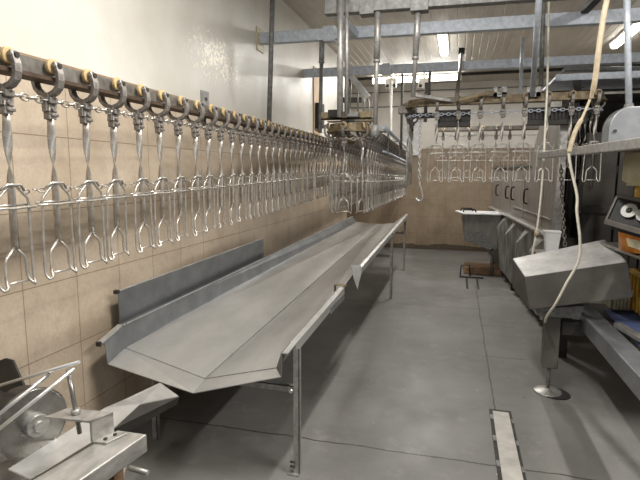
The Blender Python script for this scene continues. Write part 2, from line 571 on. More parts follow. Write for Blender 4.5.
def rail(name, pts, label, mat='rail', group=None, depth=.062):
    """an inverted-T track under which the trolleys run; pts at wheel height"""
    root = thing(name, label, 'conveyor rail', pts[0], 0, group)
    web, fl = MB(), MB()
    p = [Vector(q) for q in pts]

    def off(i):
        a = p[max(0, i - 1)]
        b = p[min(len(p) - 1, i + 1)]
        d = (b - a)
        d.z = 0
        d.normalize()
        return Vector((-d.y, d.x, 0))
    for mb, hw, z0, z1 in ((web, .008, -.038, .019), (fl, .036, -.049, -.036)):
        vs, fs = [], []
        for i, q in enumerate(p):
            n = off(i)
            vs += [q + n * hw + Vector((0, 0, z1)), q - n * hw + Vector((0, 0, z1)), q - n * hw + Vector((0, 0, z0)), q + n * hw + Vector((0, 0, z0))]
        for i in range(len(p) - 1):
            for k in range(4):
                fs.append((i * 4 + k, i * 4 + 4 + k, i * 4 + 4 + (k + 1) % 4, i * 4 + (k + 1) % 4))
        fs += [(0, 1, 2, 3), tuple(len(vs) - 4 + k for k in (3, 2, 1, 0))]
        mb.add(vs, fs)
    web.build('rail_web', mat, root)
    fl.build('rail_flange', 'flange' if mat == 'rail' else mat, root)
    return root


def chain(name, pts, label, dz=-.112, mat='steel', group=None, wire=.0034):
    """round-link chain following pts"""
    mb = MB()
    p = [Vector(q) + Vector((0, 0, dz)) for q in pts]
    seg = [(p[i + 1] - p[i]).length for i in range(len(p) - 1)]
    tot = sum(seg)
    n = int(tot / .031)
    i, acc = 0, 0
    for k in range(n):
        s = (k + .5) * tot / n
        while i < len(seg) - 1 and s > acc + seg[i]:
            acc += seg[i]
            i += 1
        d = (p[i + 1] - p[i]).normalized()
        c = p[i] + d * (s - acc)
        side = d.cross(Vector((0, 0, 1)))
        if side.length < .01:
            side = Vector((1, 0, 0))
        side.normalize()
        ax = side if k % 2 else d.cross(side).normalized()
        mb.ring(c, ax, .0115, wire, 10, 5, 1.75, d)
    return tag(mb.build(name, mat, loc=p[0]), label, 'chain', group)


def line_pts(a, b, n):
    a, b = Vector(a), Vector(b)
    return [a.lerp(b, i / (n - 1)) for i in range(n)]


PITCHM = .185
# --- run along the tiled wall
b1, r1 = -.06, .017


def run1(y):
    return Vector((-1.3 + b1 * y, y, 1.905 + r1 * y))


rail('conveyor_rail', [run1(-.2), run1(2), run1(4), run1(6), run1(8.1)], 'long dark steel rail running along the tiled wall above the tile edge')
chain('conveyor_chain', [run1(-.2), run1(8.1)], 'steel link chain running below the rail along the tiled wall')
rz1 = math.atan2(-1, -b1)          # local +y points away from the wall
dirv = Vector((b1, 1, 0)).normalized()
rz1 = math.atan2(dirv.y, dirv.x) + PI
k = 0
y = 1.255
G1 = 'shackles hanging in the long row along the tiled wall'
while y < 8.0:
    if k < 20:
        lab = ORD[k] + ' steel shackle from the near end of the row along the tiled wall'
    else:
        lab = 'steel shackle in the crowded far end of the row along the tiled wall'
    tw = random.uniform(-.10, .10)
    put_shackle(run1(y), rz1 + tw, lab, G1, random.uniform(-.02, .02))
    y += PITCHM * (1 + random.uniform(-.04, .04) * (k > 0))
    k += 1
# small brackets fixed to the wall above the rail
for i, (px, py, s, lab) in enumerate(((205, 98, .075, 'square dark bracket fixed to the cream wall above the near half of the rail'), (285.5, 143, .05, 'left one of the two small dark brackets above the rail at the far wall'), (292.5, 144, .05, 'right one of the two small dark brackets above the rail at the far wall'))):
    q = at(px, py, X=run1(3).x if i == 0 else -1.62)
    t = thing('rail_bracket', lab, 'bracket', q)
    MB().box(q.x - .008, q.x + .004, q.y - s * .6, q.y + s * .6, q.z - s * .8, q.z + s * .55).build('plate', 'galvdark', t, bevel=.003)
    MB().cyl((q.x, q.y, q.z - .005), (q.x + .012, q.y, q.z - .005), .01, 8).build('bolt', 'black', t)
    MB().box(q.x - .016, q.x - .008, q.y - s * .3, q.y + s * .3, q.z - s * 2.0 - .02, q.z + s * .3).build('strap', 'galvdark', t)

# --- hairpin run in the middle of the room
HZ = 1.97
hc = Vector((-.925, 4.2, HZ))
hr = .15


def run2a(y):
    return Vector((-1.075 - .05 * (y - 4.2), y, HZ - .008 * (y - 4.2)))


def run2b(y):
    return Vector((-.775 - .03 * (y - 4.2), y, HZ - .008 * (y - 4.2)))


arc = [hc + Vector((-math.cos(t) * hr, -math.sin(t) * hr, 0)) for t in [PI * i / 10 for i in range(11)]]
rail('conveyor_rail', [run2a(9.4), run2a(7), run2a(5)] + arc + [run2b(5), run2b(7), run2b(9.4)], 'rust brown hairpin rail turning around the wheel above the middle of the tray', 'railrust')
chain('conveyor_chain', [run2a(9.4), run2a(5)] + arc + [run2b(5), run2b(9.4)], 'steel chain following the hairpin rail above the middle of the tray')
G2 = 'shackles crowded on the hairpin rail'
for side, fn, rz0, lab in (('a', run2a, PI / 2, 'steel shackle on the wall-side line of the crowded hairpin rail above the tray'), ('b', run2b, PI / 2, 'steel shackle on the aisle-side line of the crowded hairpin rail above the tray')):
    y = 4.34
    while y < 9.3:
        put_shackle(fn(y), rz0 + PI + random.uniform(-.12, .12) + (PI if side == 'a' else 0), lab, G2 + (', wall side' if side == 'a' else ', aisle side'))
        y += PITCHM * random.uniform(.96, 1.04)
for i, (a, lab) in enumerate(((24, 'left steel shackle rounding the nearest curve of the hairpin rail'), (90, 'middle steel shackle rounding the nearest curve of the hairpin rail'), (156, 'right steel shackle rounding the nearest curve of the hairpin rail'))):
    t = R(a)
    q = hc + Vector((-math.cos(t) * hr, -math.sin(t) * hr, 0))
    put_shackle(q, t - PI / 2, lab, 'shackles rounding the hairpin curve')
# guide pipe along the aisle side of the hairpin
t = thing('guide_pipe', 'pale galvanised twin guide pipe along the aisle side of the hairpin row', 'guide pipe', run2b(4.6))
MB().tube([run2b(4.7) + Vector((.09, 0, .045)), run2b(9.35) + Vector((.09, 0, .045))], .021, 10).build('pipe', 'galv', t)
MB().tube([run2b(4.9) + Vector((.075, 0, -.17)), run2b(9.35) + Vector((.075, 0, -.17))], .012, 10).build('pipe', 'galv', t)
bb = MB()
for yy in (5.2, 6.6, 8.0, 9.2):
    q = run2b(yy)
    bb.box(q.x - .0, q.x + .095, q.y - .015, q.y + .015, q.z + .036, q.z + .05).box(q.x + .08, q.x + .09, q.y - .015, q.y + .015, q.z - .18, q.z + .05)
bb.build('clip', 'galvdark', t)
# turning wheel and its bearing
t = thing('turning_wheel', 'greasy turning wheel with bearing block at the near end of the hairpin rail', 'conveyor wheel', hc)
MB().cyl(hc + Vector((0, 0, -.125)), hc + Vector((0, 0, -.105)), .135, 28).cyl(hc + Vector((0, 0, -.15)), hc + Vector((0, 0, -.08)), .05, 16).build('wheel', 'railrust', t, bevel=.003)
MB().cyl(hc + Vector((0, 0, -.19)), hc + Vector((0, 0, .15)), .018, 14).build('shaft', 'pipe', t)
MB().box(hc.x - .06, hc.x + .06, hc.y - .05, hc.y + .05, HZ + .045, HZ + .10).build('bearing_block', 'galv', t, bevel=.006)
MB().box(-1.13, -.70, 4.06, 4.13, HZ + .05, HZ + .062).box(-1.13, -.70, 4.27, 4.33, HZ + .05, HZ + .062).box(-1.13, -.70, 4.06, 4.068, HZ + .05, HZ + .11).build('support_channel', 'railrust', t, bevel=.002)
MB().box(-1.05, -.95, 3.98, 4.06, HZ + .06, HZ + .12).build('motor_box', 'black', t, bevel=.006)
MB().box(-.90, -.80, 4.0, 4.06, HZ + .06, HZ + .10).build('motor_box', 'galvdark', t, bevel=.006)

# --- high run crossing in front of the grey cabinet
Z3 = 2.185
Y3 = 4.65
Z3 = 2.235


def run3(x):
    return Vector((x, Y3, Z3 + .012 * (x - .3)))


xl, xr = -.32, 1.0
left_arc = [Vector((xl - .16 * math.sin(t), Y3 + .16 - .16 * math.cos(t), run3(xl).z)) for t in [PI / 2 * i / 5 for i in range(5, 0, -1)]]
right_arc = [Vector((xr + .16 * math.sin(t), Y3 + .16 - .16 * math.cos(t), run3(xr).z)) for t in [PI / 2 * i / 5 for i in range(1, 6)]]
xe = xr + .16


def run5(y):
    return Vector((xe - .04 * (y - Y3), y, run3(xr).z - .0 * (y - Y3)))


def run6(y):
    return Vector((xl - .16, y, Z3 - .01))


rail('conveyor_rail', [run6(5.5)] + left_arc + [run3(xl), run3(xr)] + right_arc + [run5(6), run5(7.2)], 'rust brown overhead rail crossing high in front of the grey cabinet', 'railrust')
chain('conveyor_chain', [run6(5.45)] + left_arc + [run3(xl), run3(xr)] + right_arc + [run5(7.2)], 'link chain below the rail crossing in front of the grey cabinet', dz=-.125, mat='galv', wire=.004)
G3 = 'shackles on the high rail crossing in front of the grey cabinet'
for k, px in enumerate((437.5, 459, 481, 503.5, 525.5, 548.5, 572, 597)):
    put_shackle(run3(at(px, 100, Y=Y3).x), PI + random.uniform(-.05, .05), ORD[k] + ' shackle from the left on the high rail crossing before the cabinet', G3)
y = Y3 + .25
while y < 7.1:
    put_shackle(run5(y), PI / 2 + random.uniform(-.3, .3), 'shackle hanging in the dark machine opening behind the high crossing rail', 'shackles in the dark machine opening')
    y += PITCHM * .9
for i, (yy, dz, lab) in enumerate(((4.87, 0.0, 'near shackle seen edge-on at the left corner of the high rail'), (5.06, -.02, 'middle shackle seen edge-on at the left corner of the high rail'), (5.25, -.04, 'far shackle seen edge-on at the left corner of the high rail'))):
    q = run6(yy)
    put_shackle(Vector((q.x, q.y, q.z + dz)), PI / 2, lab, 'edge-on shackles at the rail corner')
# left corner wheel and dark dirty drive chain box
cq = Vector((xl, Y3 + .16, Z3 - .12))
t = thing('turning_wheel', 'black greasy toothed wheel under the left corner of the high rail', 'conveyor wheel', cq)
w = MB().cyl(cq + Vector((0, 0, -.012)), cq + Vector((0, 0, .012)), .13, 26)
for i in range(20):
    a = 2 * PI * i / 20
    d = Vector((math.cos(a), math.sin(a), 0))
    w.bar(cq + d * .125, cq + d * .15, .018, .02)
w.build('wheel', 'black', t)
MB().cyl(cq + Vector((0, 0, -.06)), cq + Vector((0, 0, .30)), .016, 12).build('shaft', 'pipe', t)
MB().box(cq.x - .25, cq.x - .16, cq.y - .06, cq.y + .02, cq.z + .02, cq.z + .09).build('grease_box', 'cast', t, bevel=.006)
# black guard strips below the crossing rail
for (xa, xb, lab) in ((-.20, .085, 'greasy black guard channel under the left third of the crossing rail'), (.56, 1.02, 'greasy black guard channel under the right third of the crossing rail')):
    q = run3(xa)
    g = MB()
    g.box(xa, xb, Y3 + .035, Y3 + .05, Z3 - .225, Z3 - .09).box(xa, xb, Y3 + .03, Y3 + .14, Z3 - .235, Z3 - .223)
    n = int((xb - xa) / .03)
    for i in range(n):
        g.box(xa + .03 * i + .004, xa + .03 * i + .02, Y3 + .022, Y3 + .036, Z3 - .19, Z3 - .12)
    tag(g.build('chain_guard', 'black', loc=q), lab, 'chain guard')
# hanging loop of chain with a hook at the left corner
hx = at(420, 122, Y=4.75)
hch = thing('hanging_chain', 'bright galvanised chain with a hook hanging straight down at the left rail corner', 'chain', hx)
lk = chain('links', [hx + Vector((0, 0, .06)), hx + Vector((.012, 0, -.55))], None, dz=0, mat='bright', wire=.006)
lk.parent = hch
lk.location = lk.location - hch.location
del lk['category']
hb = hx + Vector((.014, 0, -.58))
MB().tube([hb + Vector((0, 0, .03)), hb, hb + Vector((.014, 0, -.03)), hb + Vector((.03, 0, -.10)), hb + Vector((.03, 0, -.135)), hb + Vector((.01, 0, -.155)), hb + Vector((-.02, 0, -.145)), hb + Vector((-.028, 0, -.12))], .008, 8).build('hook', 'bright', hch)

# --- far high run seen between the shackles of the crossing rail
Y4, Z4 = 7.6, 2.24
rail('conveyor_rail', [(-.32, Y4, Z4), (1.1, Y4 - .05, Z4 + .0)], 'thin far rail seen behind the high crossing rail', 'rail')
k = 0
xx = -.24
while xx < 1.0:
    put_shackle(Vector((xx, Y4, Z4)), PI + random.uniform(-.1, .1), 'small far shackle behind the crossing rail in front of the white back wall', 'far shackles before the back wall')
    xx += PITCHM
chain('conveyor_chain', [(-.3, Y4, Z4), (1.05, Y4, Z4)], 'fine chain under the thin far rail before the back wall', mat='steel')

# ------------------------------------------------------------------ beams
def rhs(name, a, b, w, h, mat, lab, plates=()):
    t = thing(name, lab, 'steel beam', a)
    MB().bar(a, b, w, h).build('beam', mat, t, bevel=.004)
    for p, dx in plates:
        p = Vector(p)
        MB().box(p.x - dx, p.x + dx, p.y - w * .62, p.y + w * .62, p.z - h * .66, p.z + h * .66).build('clamp_plate', 'galvdark' if mat == 'galvdark' else 'galv', t, bevel=.003)
    return t


rhs('steel_beam', (W, 4.53, 2.835), (4.05, 4.53, 2.775), .07, .10, 'galv', 'galvanised beam crossing the room from the cream wall, middle of the three', [((-1.18, 4.53, 2.83), .055)])
rhs('steel_beam', (W, 5.93, 2.785), (4.05, 5.93, 2.755), .07, .095, 'galv', 'galvanised beam crossing the room, lowest and farthest in view of the three', [((-.86, 5.93, 2.78), .05)])
rhs('steel_beam', (-.965, 3.58, 2.76), (4.05, 3.58, 2.69), .07, .125, 'galvdark', 'galvanised beam at the top edge of the view, nearest of the three', [((-.30, 3.58, 2.75), .06), ((-.66, 3.58, 2.755), .05)])
rhs('tie_beam', (-.94, 3.62, 2.76), (-.93, 4.5, 2.80), .05, .07, 'galv', 'short galvanised tie between the nearest two beams at their left end')
q = at(593, 20, Y=4.2)
rhs('tie_beam', (q.x, 4.49, 2.86), (q.x + .12, 3.0, 2.90), .06, .05, 'black', 'short black channel lying on the middle beam beside the tan hose')
q = at(303, 73, X=W)
tag(MB().box(W, W + .012, 4.45, 4.61, 2.72, 2.93).build('wall_plate', 'cream', loc=(W, 4.53, 2.83)), 'cream wall plate holding the middle beam', 'wall plate')


# ------------------------------------------------------------------ pipes hanging from the beams
def hanger(px0, py0, px1, py1, Y0, r, lab, mat='pipe', Y1=None, sleeve=None, z0=None, collar=False):
    a = at(px0, py0, Y=Y0)
    b = at(px1, py1, Y=Y1 or Y0)
    if z0 is not None:
        s = (z0 - b.z) / (a.z - b.z)
        a = b + (a - b) * s
    t = thing('hanger_pipe', lab, 'hanger pipe', b)
    MB().tube([a, b], r, 14).build('pipe', mat, t)
    if sleeve:
        c = a + (b - a) * sleeve
        MB().tube([a, c], r * 1.35, 14).tube([c, c + (b - a).normalized() * .02], r * 1.5, 14).build('sleeve', mat, t)
    if collar:
        d = (b - a).normalized()
        MB().tube([b - d * .05, b + d * .03], [r * 1.3, r * 2.4], 12).build('foot_plate', 'galvdark', t)
    return t


hanger(272.5, 0, 269, 124, 4.30, .022, 'tall grey pipe standing in front of the wall end of the middle beam', 'galvdark', z0=3.39, sleeve=.12)
hanger(322, 40, 320, 133, 4.53, .018, 'grey pipe hanging from the clamped plate of the middle beam', 'galvdark', sleeve=.22)
hanger(340.5, 5, 340, 117, 3.50, .022, 'left one of the paired thick pipes reaching down to the hairpin wheel', z0=2.86)
hanger(347, 5, 346.5, 114, 3.54, .016, 'right one of the paired thick pipes reaching down to the hairpin wheel', z0=2.86)
hanger(378, 10, 375, 132, 3.58, .017, 'pipe with long sleeve hanging from the nearest beam over the hairpin row', 'pipe', sleeve=.40, collar=True)
hanger(418.5, 6, 413, 97, 3.58, .016, 'pipe hanging from the nearest beam to the left corner of the high rail', 'pipe', sleeve=.55)
hanger(391, 80, 391, 165, 8.9, .022, 'pale post in front of the far wall beside the hairpin row', 'lampbody')
hanger(402.5, 74, 401, 150, 5.93, .014, 'slim grey pipe hanging from the farthest beam, left of the corner wheel', 'galvdark')
hanger(430, 72, 429, 100, 5.93, .017, 'short grey pipe hanging from the farthest beam, above the corner wheel', 'galvdark')
hanger(461.5, 53, 456.5, 100, 5.85, .017, 'dark leaning pipe with black cap above the crossing rail', 'cast', Y1=4.45)
hanger(523, 38, 520, 100, 5.6, .018, 'pale pipe standing behind the crossing rail at its middle', 'galv')
hanger(539, 0, 532.5, 95, 3.54, .020, 'thick bright pipe passing in front of the beams above the crossing rail', 'galv', Y1=4.3, z0=2.9)
hanger(543.5, 0, 541, 85, 4.5, .018, 'grey pipe close behind the thick bright pipe', 'galvdark', z0=3.39)
hanger(627, 0, 629, 112, 3.52, .019, 'thick grey pipe near the photo\'s right edge reaching down to the rail end', 'galv', z0=2.9, collar=True)
q = at(461.5, 53, Y=5.85)
lean = [o for o in col.objects if o.get('label') == 'dark leaning pipe with black cap above the crossing rail'][0]
MB().cyl(q + Vector((0, 0, -.01)), q + Vector((0, 0, .05)), .035, 14).build('end_cap', 'black', lean)
for i, (px, y0, y1) in enumerate(((351, 78, 112), (358, 86, 114), (363, 92, 120), (368, 98, 124))):
    hanger(px, y0, px + (i - 1) * 1.2, y1, 5.9, .010, ORD[i] + ' from the left of the four thin rods under the slanted pale bar', 'pipe')
a, b = at(351, 76, Y=5.88), at(368, 98, Y=5.88)
tag(MB().bar(a, b, .03, .07).build('slanted_bar', 'bright', loc=b, bevel=.003), 'pale slanted bar at the left end of the farthest beam', 'bar')
a, b = at(345, 100, Y=7.9), at(362, 100, Y=7.9)
a.x = W
tag(MB().bar(a, b, .05, .08).build('cable_box', 'black', loc=a, bevel=.003), 'dark box behind the four thin rods', 'box')
# arms holding the crossing rail
for pts, lab, mat in ((((413, 95), (453, 101)), 'flat steel arm from the hanger pipe to the left end of the crossing rail', 'pipe'), (((458, 100), (494, 92)), 'greasy brown arm rising over the left half of the crossing rail', 'railrust')):
    a, b = at(*pts[0], Y=4.5), at(*pts[1], Y=4.6)
    tag(MB().bar(a, b, .03, .028).build('support_arm', mat, loc=a, bevel=.003), lab, 'arm')
for px, lab in ((500, 'slotted bracket plate on the crossing rail, left of the middle'), (534, 'bracket plate on the crossing rail below the thick bright pipe'), ):
    a = at(px, 92, Y=4.61)
    t = thing('rail_bracket', lab, 'bracket', a)
    MB().box(a.x - .055, a.x - .02, 4.605, 4.617, a.z - .04, a.z + .045).box(a.x + .015, a.x + .055, 4.605, 4.617, a.z - .04, a.z + .045).box(a.x - .055, a.x + .055, 4.605, 4.617, a.z - .04, a.z + .0).build('plate', 'pipe', t, bevel=.002)
    MB().cyl((a.x, 4.59, a.z - .01), (a.x, 4.62, a.z - .01), .012, 8).build('bolt', 'cast', t)
# bent dark service pipes at the right
for pts, Yp, r, lab in ((((660, 69), (566, 69), (545, 90), (538, 97)), 6.1, .028, 'dark bent service pipe coming down to the bright pipe'), (((664, 68), (610, 76), (578, 88), (560, 99)), 5.5, .018, 'thin dark slanting service pipe right of the bent one')):
    P_ = [at(*p, Y=Yp) for p in pts]
    tag(MB().tube(P_, r, 12).build('service_pipe', 'galvdark', loc=P_[0]), lab, 'pipe')

# ------------------------------------------------------------------ lamps
def tube_lamp(x, y0, y1, z, lab, along='y', w=.13):
    t = thing('ceiling_lamp', lab, 'ceiling lamp', (x, (y0 + y1) / 2, z), 0)
    if along == 'y':
        MB().box(x - w / 2, x + w / 2, y0, y1, z - .03, z).build('housing', 'lampbody', t, bevel=.004)
        hull = [(x - w * .44 + 0, -.03), (x - w * .40, -.07), (x - w * .2, -.09), (x + w * .2, -.09), (x + w * .40, -.07), (x + w * .44, -.03)]
        MB().hexa([(a, y0 + .03, z + b_) for a, b_ in hull], [(a, y1 - .03, z + b_) for a, b_ in hull]).build('diffuser', 'lamp', t)
        cx, cy, sx, sy = x, (y0 + y1) / 2, w * .8, (y1 - y0) * .95
    else:
        MB().box(y0, y1, x - .03, x + .03, z - .055, z + .055).build('housing', 'lampbody', t, bevel=.004)
        MB().box(y0 + .02, y1 - .02, x - .07, x - .03, z - .05, z + .05).build('diffuser', 'lamp', t, bevel=.01)
        cx, cy, sx, sy = (y0 + y1) / 2, x - .1, (y1 - y0) * .95, .05
    return t, (cx, cy, z - .10, sx, sy)


def area(name, loc, sx, sy, power, colr, rot=(0, 0, 0)):
    l = bpy.data.lights.new(name, 'AREA')
    l.shape = 'RECTANGLE'
    l.size, l.size_y = sx, sy
    l.energy = power
    l.color = colr
    o = bpy.data.objects.new(name, l)
    col.objects.link(o)
    o.location = loc
    o.rotation_euler = rot
    return o


warm = (1.0, .97, .915)
for args, pw in (((-.27, 6.60, 7.78, 3.385, 'bright tube lamp under the ribbed ceiling, between the nearest beams'), 62),
                 ((2.0, 6.87, 7.9, 3.385, 'bright tube lamp under the ceiling near the photo\'s right edge'), 45),
                 ((-.36, 1.2, 2.5, 3.385, 'tube lamp on the ceiling above the near end of the tray'), 75),
                 ((-.36, -1.2, .1, 3.385, 'tube lamp on the ceiling overhead of the near machine'), 30),
                 ((2.0, .9, 2.2, 3.385, 'tube lamp on the ceiling near the right-hand machines'), 105)):
    t, (cx, cy, cz, sx, sy) = tube_lamp(*args)
    area('lamp_light', (cx, cy, cz), sx, sy, pw, warm)
a, b = at(372, 80.5, Y=9.45), at(461, 80.5, Y=9.45)
t, (cx, cy, cz, sx, sy) = tube_lamp(9.48, a.x, b.x, a.z - .01, 'long white strip lamp high on the far back wall', 'x')
area('lamp_light', (cx, cy, cz + .1), sx, .08, 30, warm, (R(-40), 0, 0))
for px, hgt in ((391, 'left'), (424, 'right')):
    q = at(px, 83, Y=9.3)
    t = thing('junction_box', hgt + ' one of the two pale boxes in front of the far strip lamp', 'junction box', q)
    MB().box(q.x - .10, q.x + .10, 9.28, 9.36, q.z - .09, q.z + .09).build('housing', 'lampbody', t, bevel=.01)
    for sx_ in (-.06, .06):
        MB().cyl((q.x + sx_, 9.27, q.z - .05), (q.x + sx_, 9.28, q.z - .05), .03, 10).build('gland', 'black', t)
    MB().box(q.x - .02, q.x + .02, 9.30, 9.34, q.z + .08, 3.39).build('drop_rod', 'lampbody', t)

# daylight from the open side behind the camera, as sky light
wd = bpy.data.worlds.new('world')
C.world = wd
wd.use_nodes = True
wd.node_tree.nodes['Background'].inputs['Color'].default_value = (.75, .86, 1.0, 1)
wd.node_tree.nodes['Background'].inputs['Strength'].default_value = .27

# ------------------------------------------------------------------ tray
def sec(k):
    """cross-section of the tray, k = 0 near (Y 2.22) to 1 far (Y 8)"""
    A = [(-1.749, .735), (-1.737, .610), (-1.249, .490), (-.842, .597), (-.800, .700)]
    B = [(-1.665, .865), (-1.60, .776), (-1.209, .754), (-.98, .778), (-.79, .93)]
    y = 2.22 + (8 - 2.22) * k
    return [Vector((a[0] + (b[0] - a[0]) * k, y, a[1] + (b[1] - a[1]) * k)) for a, b in zip(A, B)]


def kk(y):
    return (y - 2.22) / 5.78


T = .004
near, far = sec(0), sec(1)
tray = thing('sorting_tray', 'long shallow steel tray on legs below the hanging shackles', 'tray', (near[2].x, near[2].y, 0))
MB().slab([near[1], near[2], far[2], far[1]], T).slab([near[2], near[3], far[3], far[2]], T).build('tray_floor', 'tray', tray)
# seam strip along the valley
MB().bar(near[2] + Vector((0, 0, .003)), far[2] + Vector((0, 0, .003)), .006, .003).build('weld_seam', 'galvdark', tray)
MB().bar(near[1] + Vector((0, 0, .002)), near[2] + Vector((0, 0, .002)), .006, .003).bar(near[2] + Vector((0, 0, .002)), near[3] + Vector((0, 0, .002)), .006, .003).build('fold_shade', 'galvdark', tray)  # dark bars paint the shading step where the lip folds down
# left side wall with rolled rim
l = MB()
l.slab([near[1], far[1], far[0], near[0]], T)
l.bar(near[0] + Vector((-.012, 0, 0)), far[0] + Vector((-.012, 0, 0)), .034, .006)
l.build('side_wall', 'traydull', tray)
rim = MB().bar(near[0] + Vector((.003, 0, .004)), far[0] + Vector((.003, 0, .004)), .008, .006).build('rim_edge', 'bright', tray)
# right side wall in two lengths with a gap
g0, g1 = 3.42, 4.08
w2 = MB()
rm = MB()
for ya, yb in ((2.30, g0), (g1, 8.0)):
    a, b = sec(kk(ya)), sec(kk(yb))
    w2.slab([a[3], a[4], b[4], b[3]], T)
    rm.slab([a[4] + Vector((.030, 0, -.004)), a[4], b[4], b[4] + Vector((.030, 0, -.004))], .004)
    w2.slab([a[4] + Vector((.030, 0, -.004)), a[4] + Vector((.032, 0, -.05)), b[4] + Vector((.032, 0, -.05)), b[4] + Vector((.030, 0, -.004))], .003)
a, b = sec(kk(g0)), sec(kk(g1))
w2.slab([a[3], a[3].lerp(a[4], .18), b[3].lerp(b[4], .18), b[3]], T)
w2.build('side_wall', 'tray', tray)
rm.build('rim_edge', 'bright', tray)
# folded end flaps at the gap
a, b = sec(kk(g1)), sec(kk(g0))
MB().slab([a[4] + Vector((-.06, -.005, .02)), a[4] + Vector((.03, -.005, .02)), a[4] + Vector((.03, -.01, -.05)), a[4] + Vector((.0, -.012, -.19)), a[4] + Vector((-.035, -.01, -.10))], .004).build('end_flap', 'bright', tray)
MB().slab([b[4] + Vector((-.05, .0, .012)), b[4] + Vector((.035, .0, .012)), b[4] + Vector((.035, .06, .012)), b[4] + Vector((-.05, .06, .012))], .004).slab([b[4] + Vector((-.05, .0, .012)), b[4] + Vector((-.05, .06, .012)), b[4] + Vector((-.05, .06, -.04)), b[4] + Vector((-.05, 0, -.04))], .004).build('end_flap', 'railrust', tray)
MB().box(b[4].x + .031, b[4].x + .035, b[4].y - .42, b[4].y - .02, b[4].z - .085, b[4].z - .04).build('stiffener', 'traydull', tray)
# near end lip, sloping down
f = [at(108, 364, Y=2.08), at(193, 393, Y=2.05), at(281, 376.5, Y=2.13)]
MB().slab([near[1], f[0], f[1], near[2]], T).slab([near[2], f[1], f[2], near[3]], T).build('end_lip', 'tray', tray)
e = [at(105, 345, Y=2.09), at(108, 364, Y=2.08)]
tipr = at(100, 343, Y=2.06)
MB().slab([near[0], e[0], e[1], near[1]], T).slab([near[0] + Vector((-.03, 0, 0)), near[0], e[0], tipr], .004).build('end_wing', 'traydull', tray)
MB().bar(near[0] + Vector((-.012, 0, .003)), tipr + Vector((0, 0, .003)), .026, .012).build('rim_edge', 'bright', tray)
MB().box(tipr.x - .016, tipr.x + .012, tipr.y - .012, tipr.y - .004, tipr.z - .016, tipr.z + .006).build('rim_cap', 'black', tray)
er = [at(282, 353, Y=2.16), at(281.5, 376.5, Y=2.13)]
MB().slab([near[3], sec(kk(2.32))[3], sec(kk(2.32))[4], er[0], er[1]], T).build('end_wing', 'boxside', tray)
a0 = sec(kk(2.32))[4]
MB().slab([er[0], er[0] + Vector((.03, 0, 0)), a0 + Vector((.03, 0, 0)), a0], .004).build('wing_rim', 'bright', tray)


def angle_leg(x, y, ztop, nm='leg', z0=0):
    m = MB()
    m.box(x - .016, x + .016, y, y + .004, z0, ztop).box(x + .012, x + .016, y, y + .032, z0, ztop)
    return m.build(nm, 'pipe', tray)


lg = angle_leg(-.757, 2.27, .69)
MB().box(-.80, -.74, 2.25, 2.32, 0, .008).build('foot_plate', 'pipe', lg)
MB().cyl((-.79, 2.268, .07), (-.765, 2.268, .07), .006, 6).cyl((-.79, 2.268, .045), (-.765, 2.268, .045), .006, 6).build('bolt', 'black', lg)
angle_leg(-.765, 6.08, .84)
angle_leg(-.80, 7.95, .90)
angle_leg(-1.67, 2.36, .555)
angle_leg(-1.66, 6.08, .68)
angle_leg(-1.64, 7.95, .76)
for yy, z, xa, xb in ((2.29, .475, -1.66, -.76), (6.1, .56, -1.65, -.77), (7.96, .64, -1.63, -.80)):
    MB().box(xa, xb, yy + .005, yy + .009, z - .034, z).box(xa, xb, yy + .005, yy + .035, z - .004, z).build('cross_brace', 'pipe', tray)
MB().cyl((-.785, 2.262, .46), (-.785, 2.276, .46), .010, 10).build('bolt_head', 'bright', tray)
# loose splash sheet standing behind the tray
t = thing('splash_sheet', 'dull grey steel splash sheet standing between the tray rim and the tiled wall', 'splash sheet', (-1.80, 2.27, .62))
MB().slab([(-1.80, 2.27, .66), (-1.80, 4.40, .66), (-1.80, 4.40, .945), (-1.80, 2.27, .915)], .006).build('sheet', 'traydull', t)
MB().bar((-1.803, 2.25, .917), (-1.803, 4.40, .947), .012, .006).build('folded_edge', 'bright', t)
MB().box(-1.815, -1.79, 2.245, 2.268, .905, .925).build('edge_cap', 'black', t)

# ------------------------------------------------------------------ guide chute between tray and near machine
ch = thing('guide_chute', 'bright folded steel chute leading from under the tray to the near machine', 'chute', at(150, 400, Y=1.9))
p = [at(160, 383.5, Y=1.95), at(178.5, 397, Y=1.90), at(140, 405, Y=1.66), at(125, 400, Y=1.72), at(115, 428, Y=1.45), at(104, 409, Y=1.52)]
q1, q2 = at(30, 480, Z=.70), at(8, 470, Z=.72)
MB().slab([p[0], p[1], p[2], p[3]], .004).build('upper_leaf', 'bright', ch)
MB().slab([p[3], p[2], p[4], p[5]], .004).build('middle_leaf', 'bright', ch)
MB().slab([p[5], p[4], q1, q2], .004).build('lower_leaf', 'bright', ch)
MB().slab([p[1], p[1] + Vector((-.01, 0, -.035)), p[4] + Vector((-.01, 0, -.05)), p[4], p[2]], .004).build('side_leaf', 'cabdark', ch)

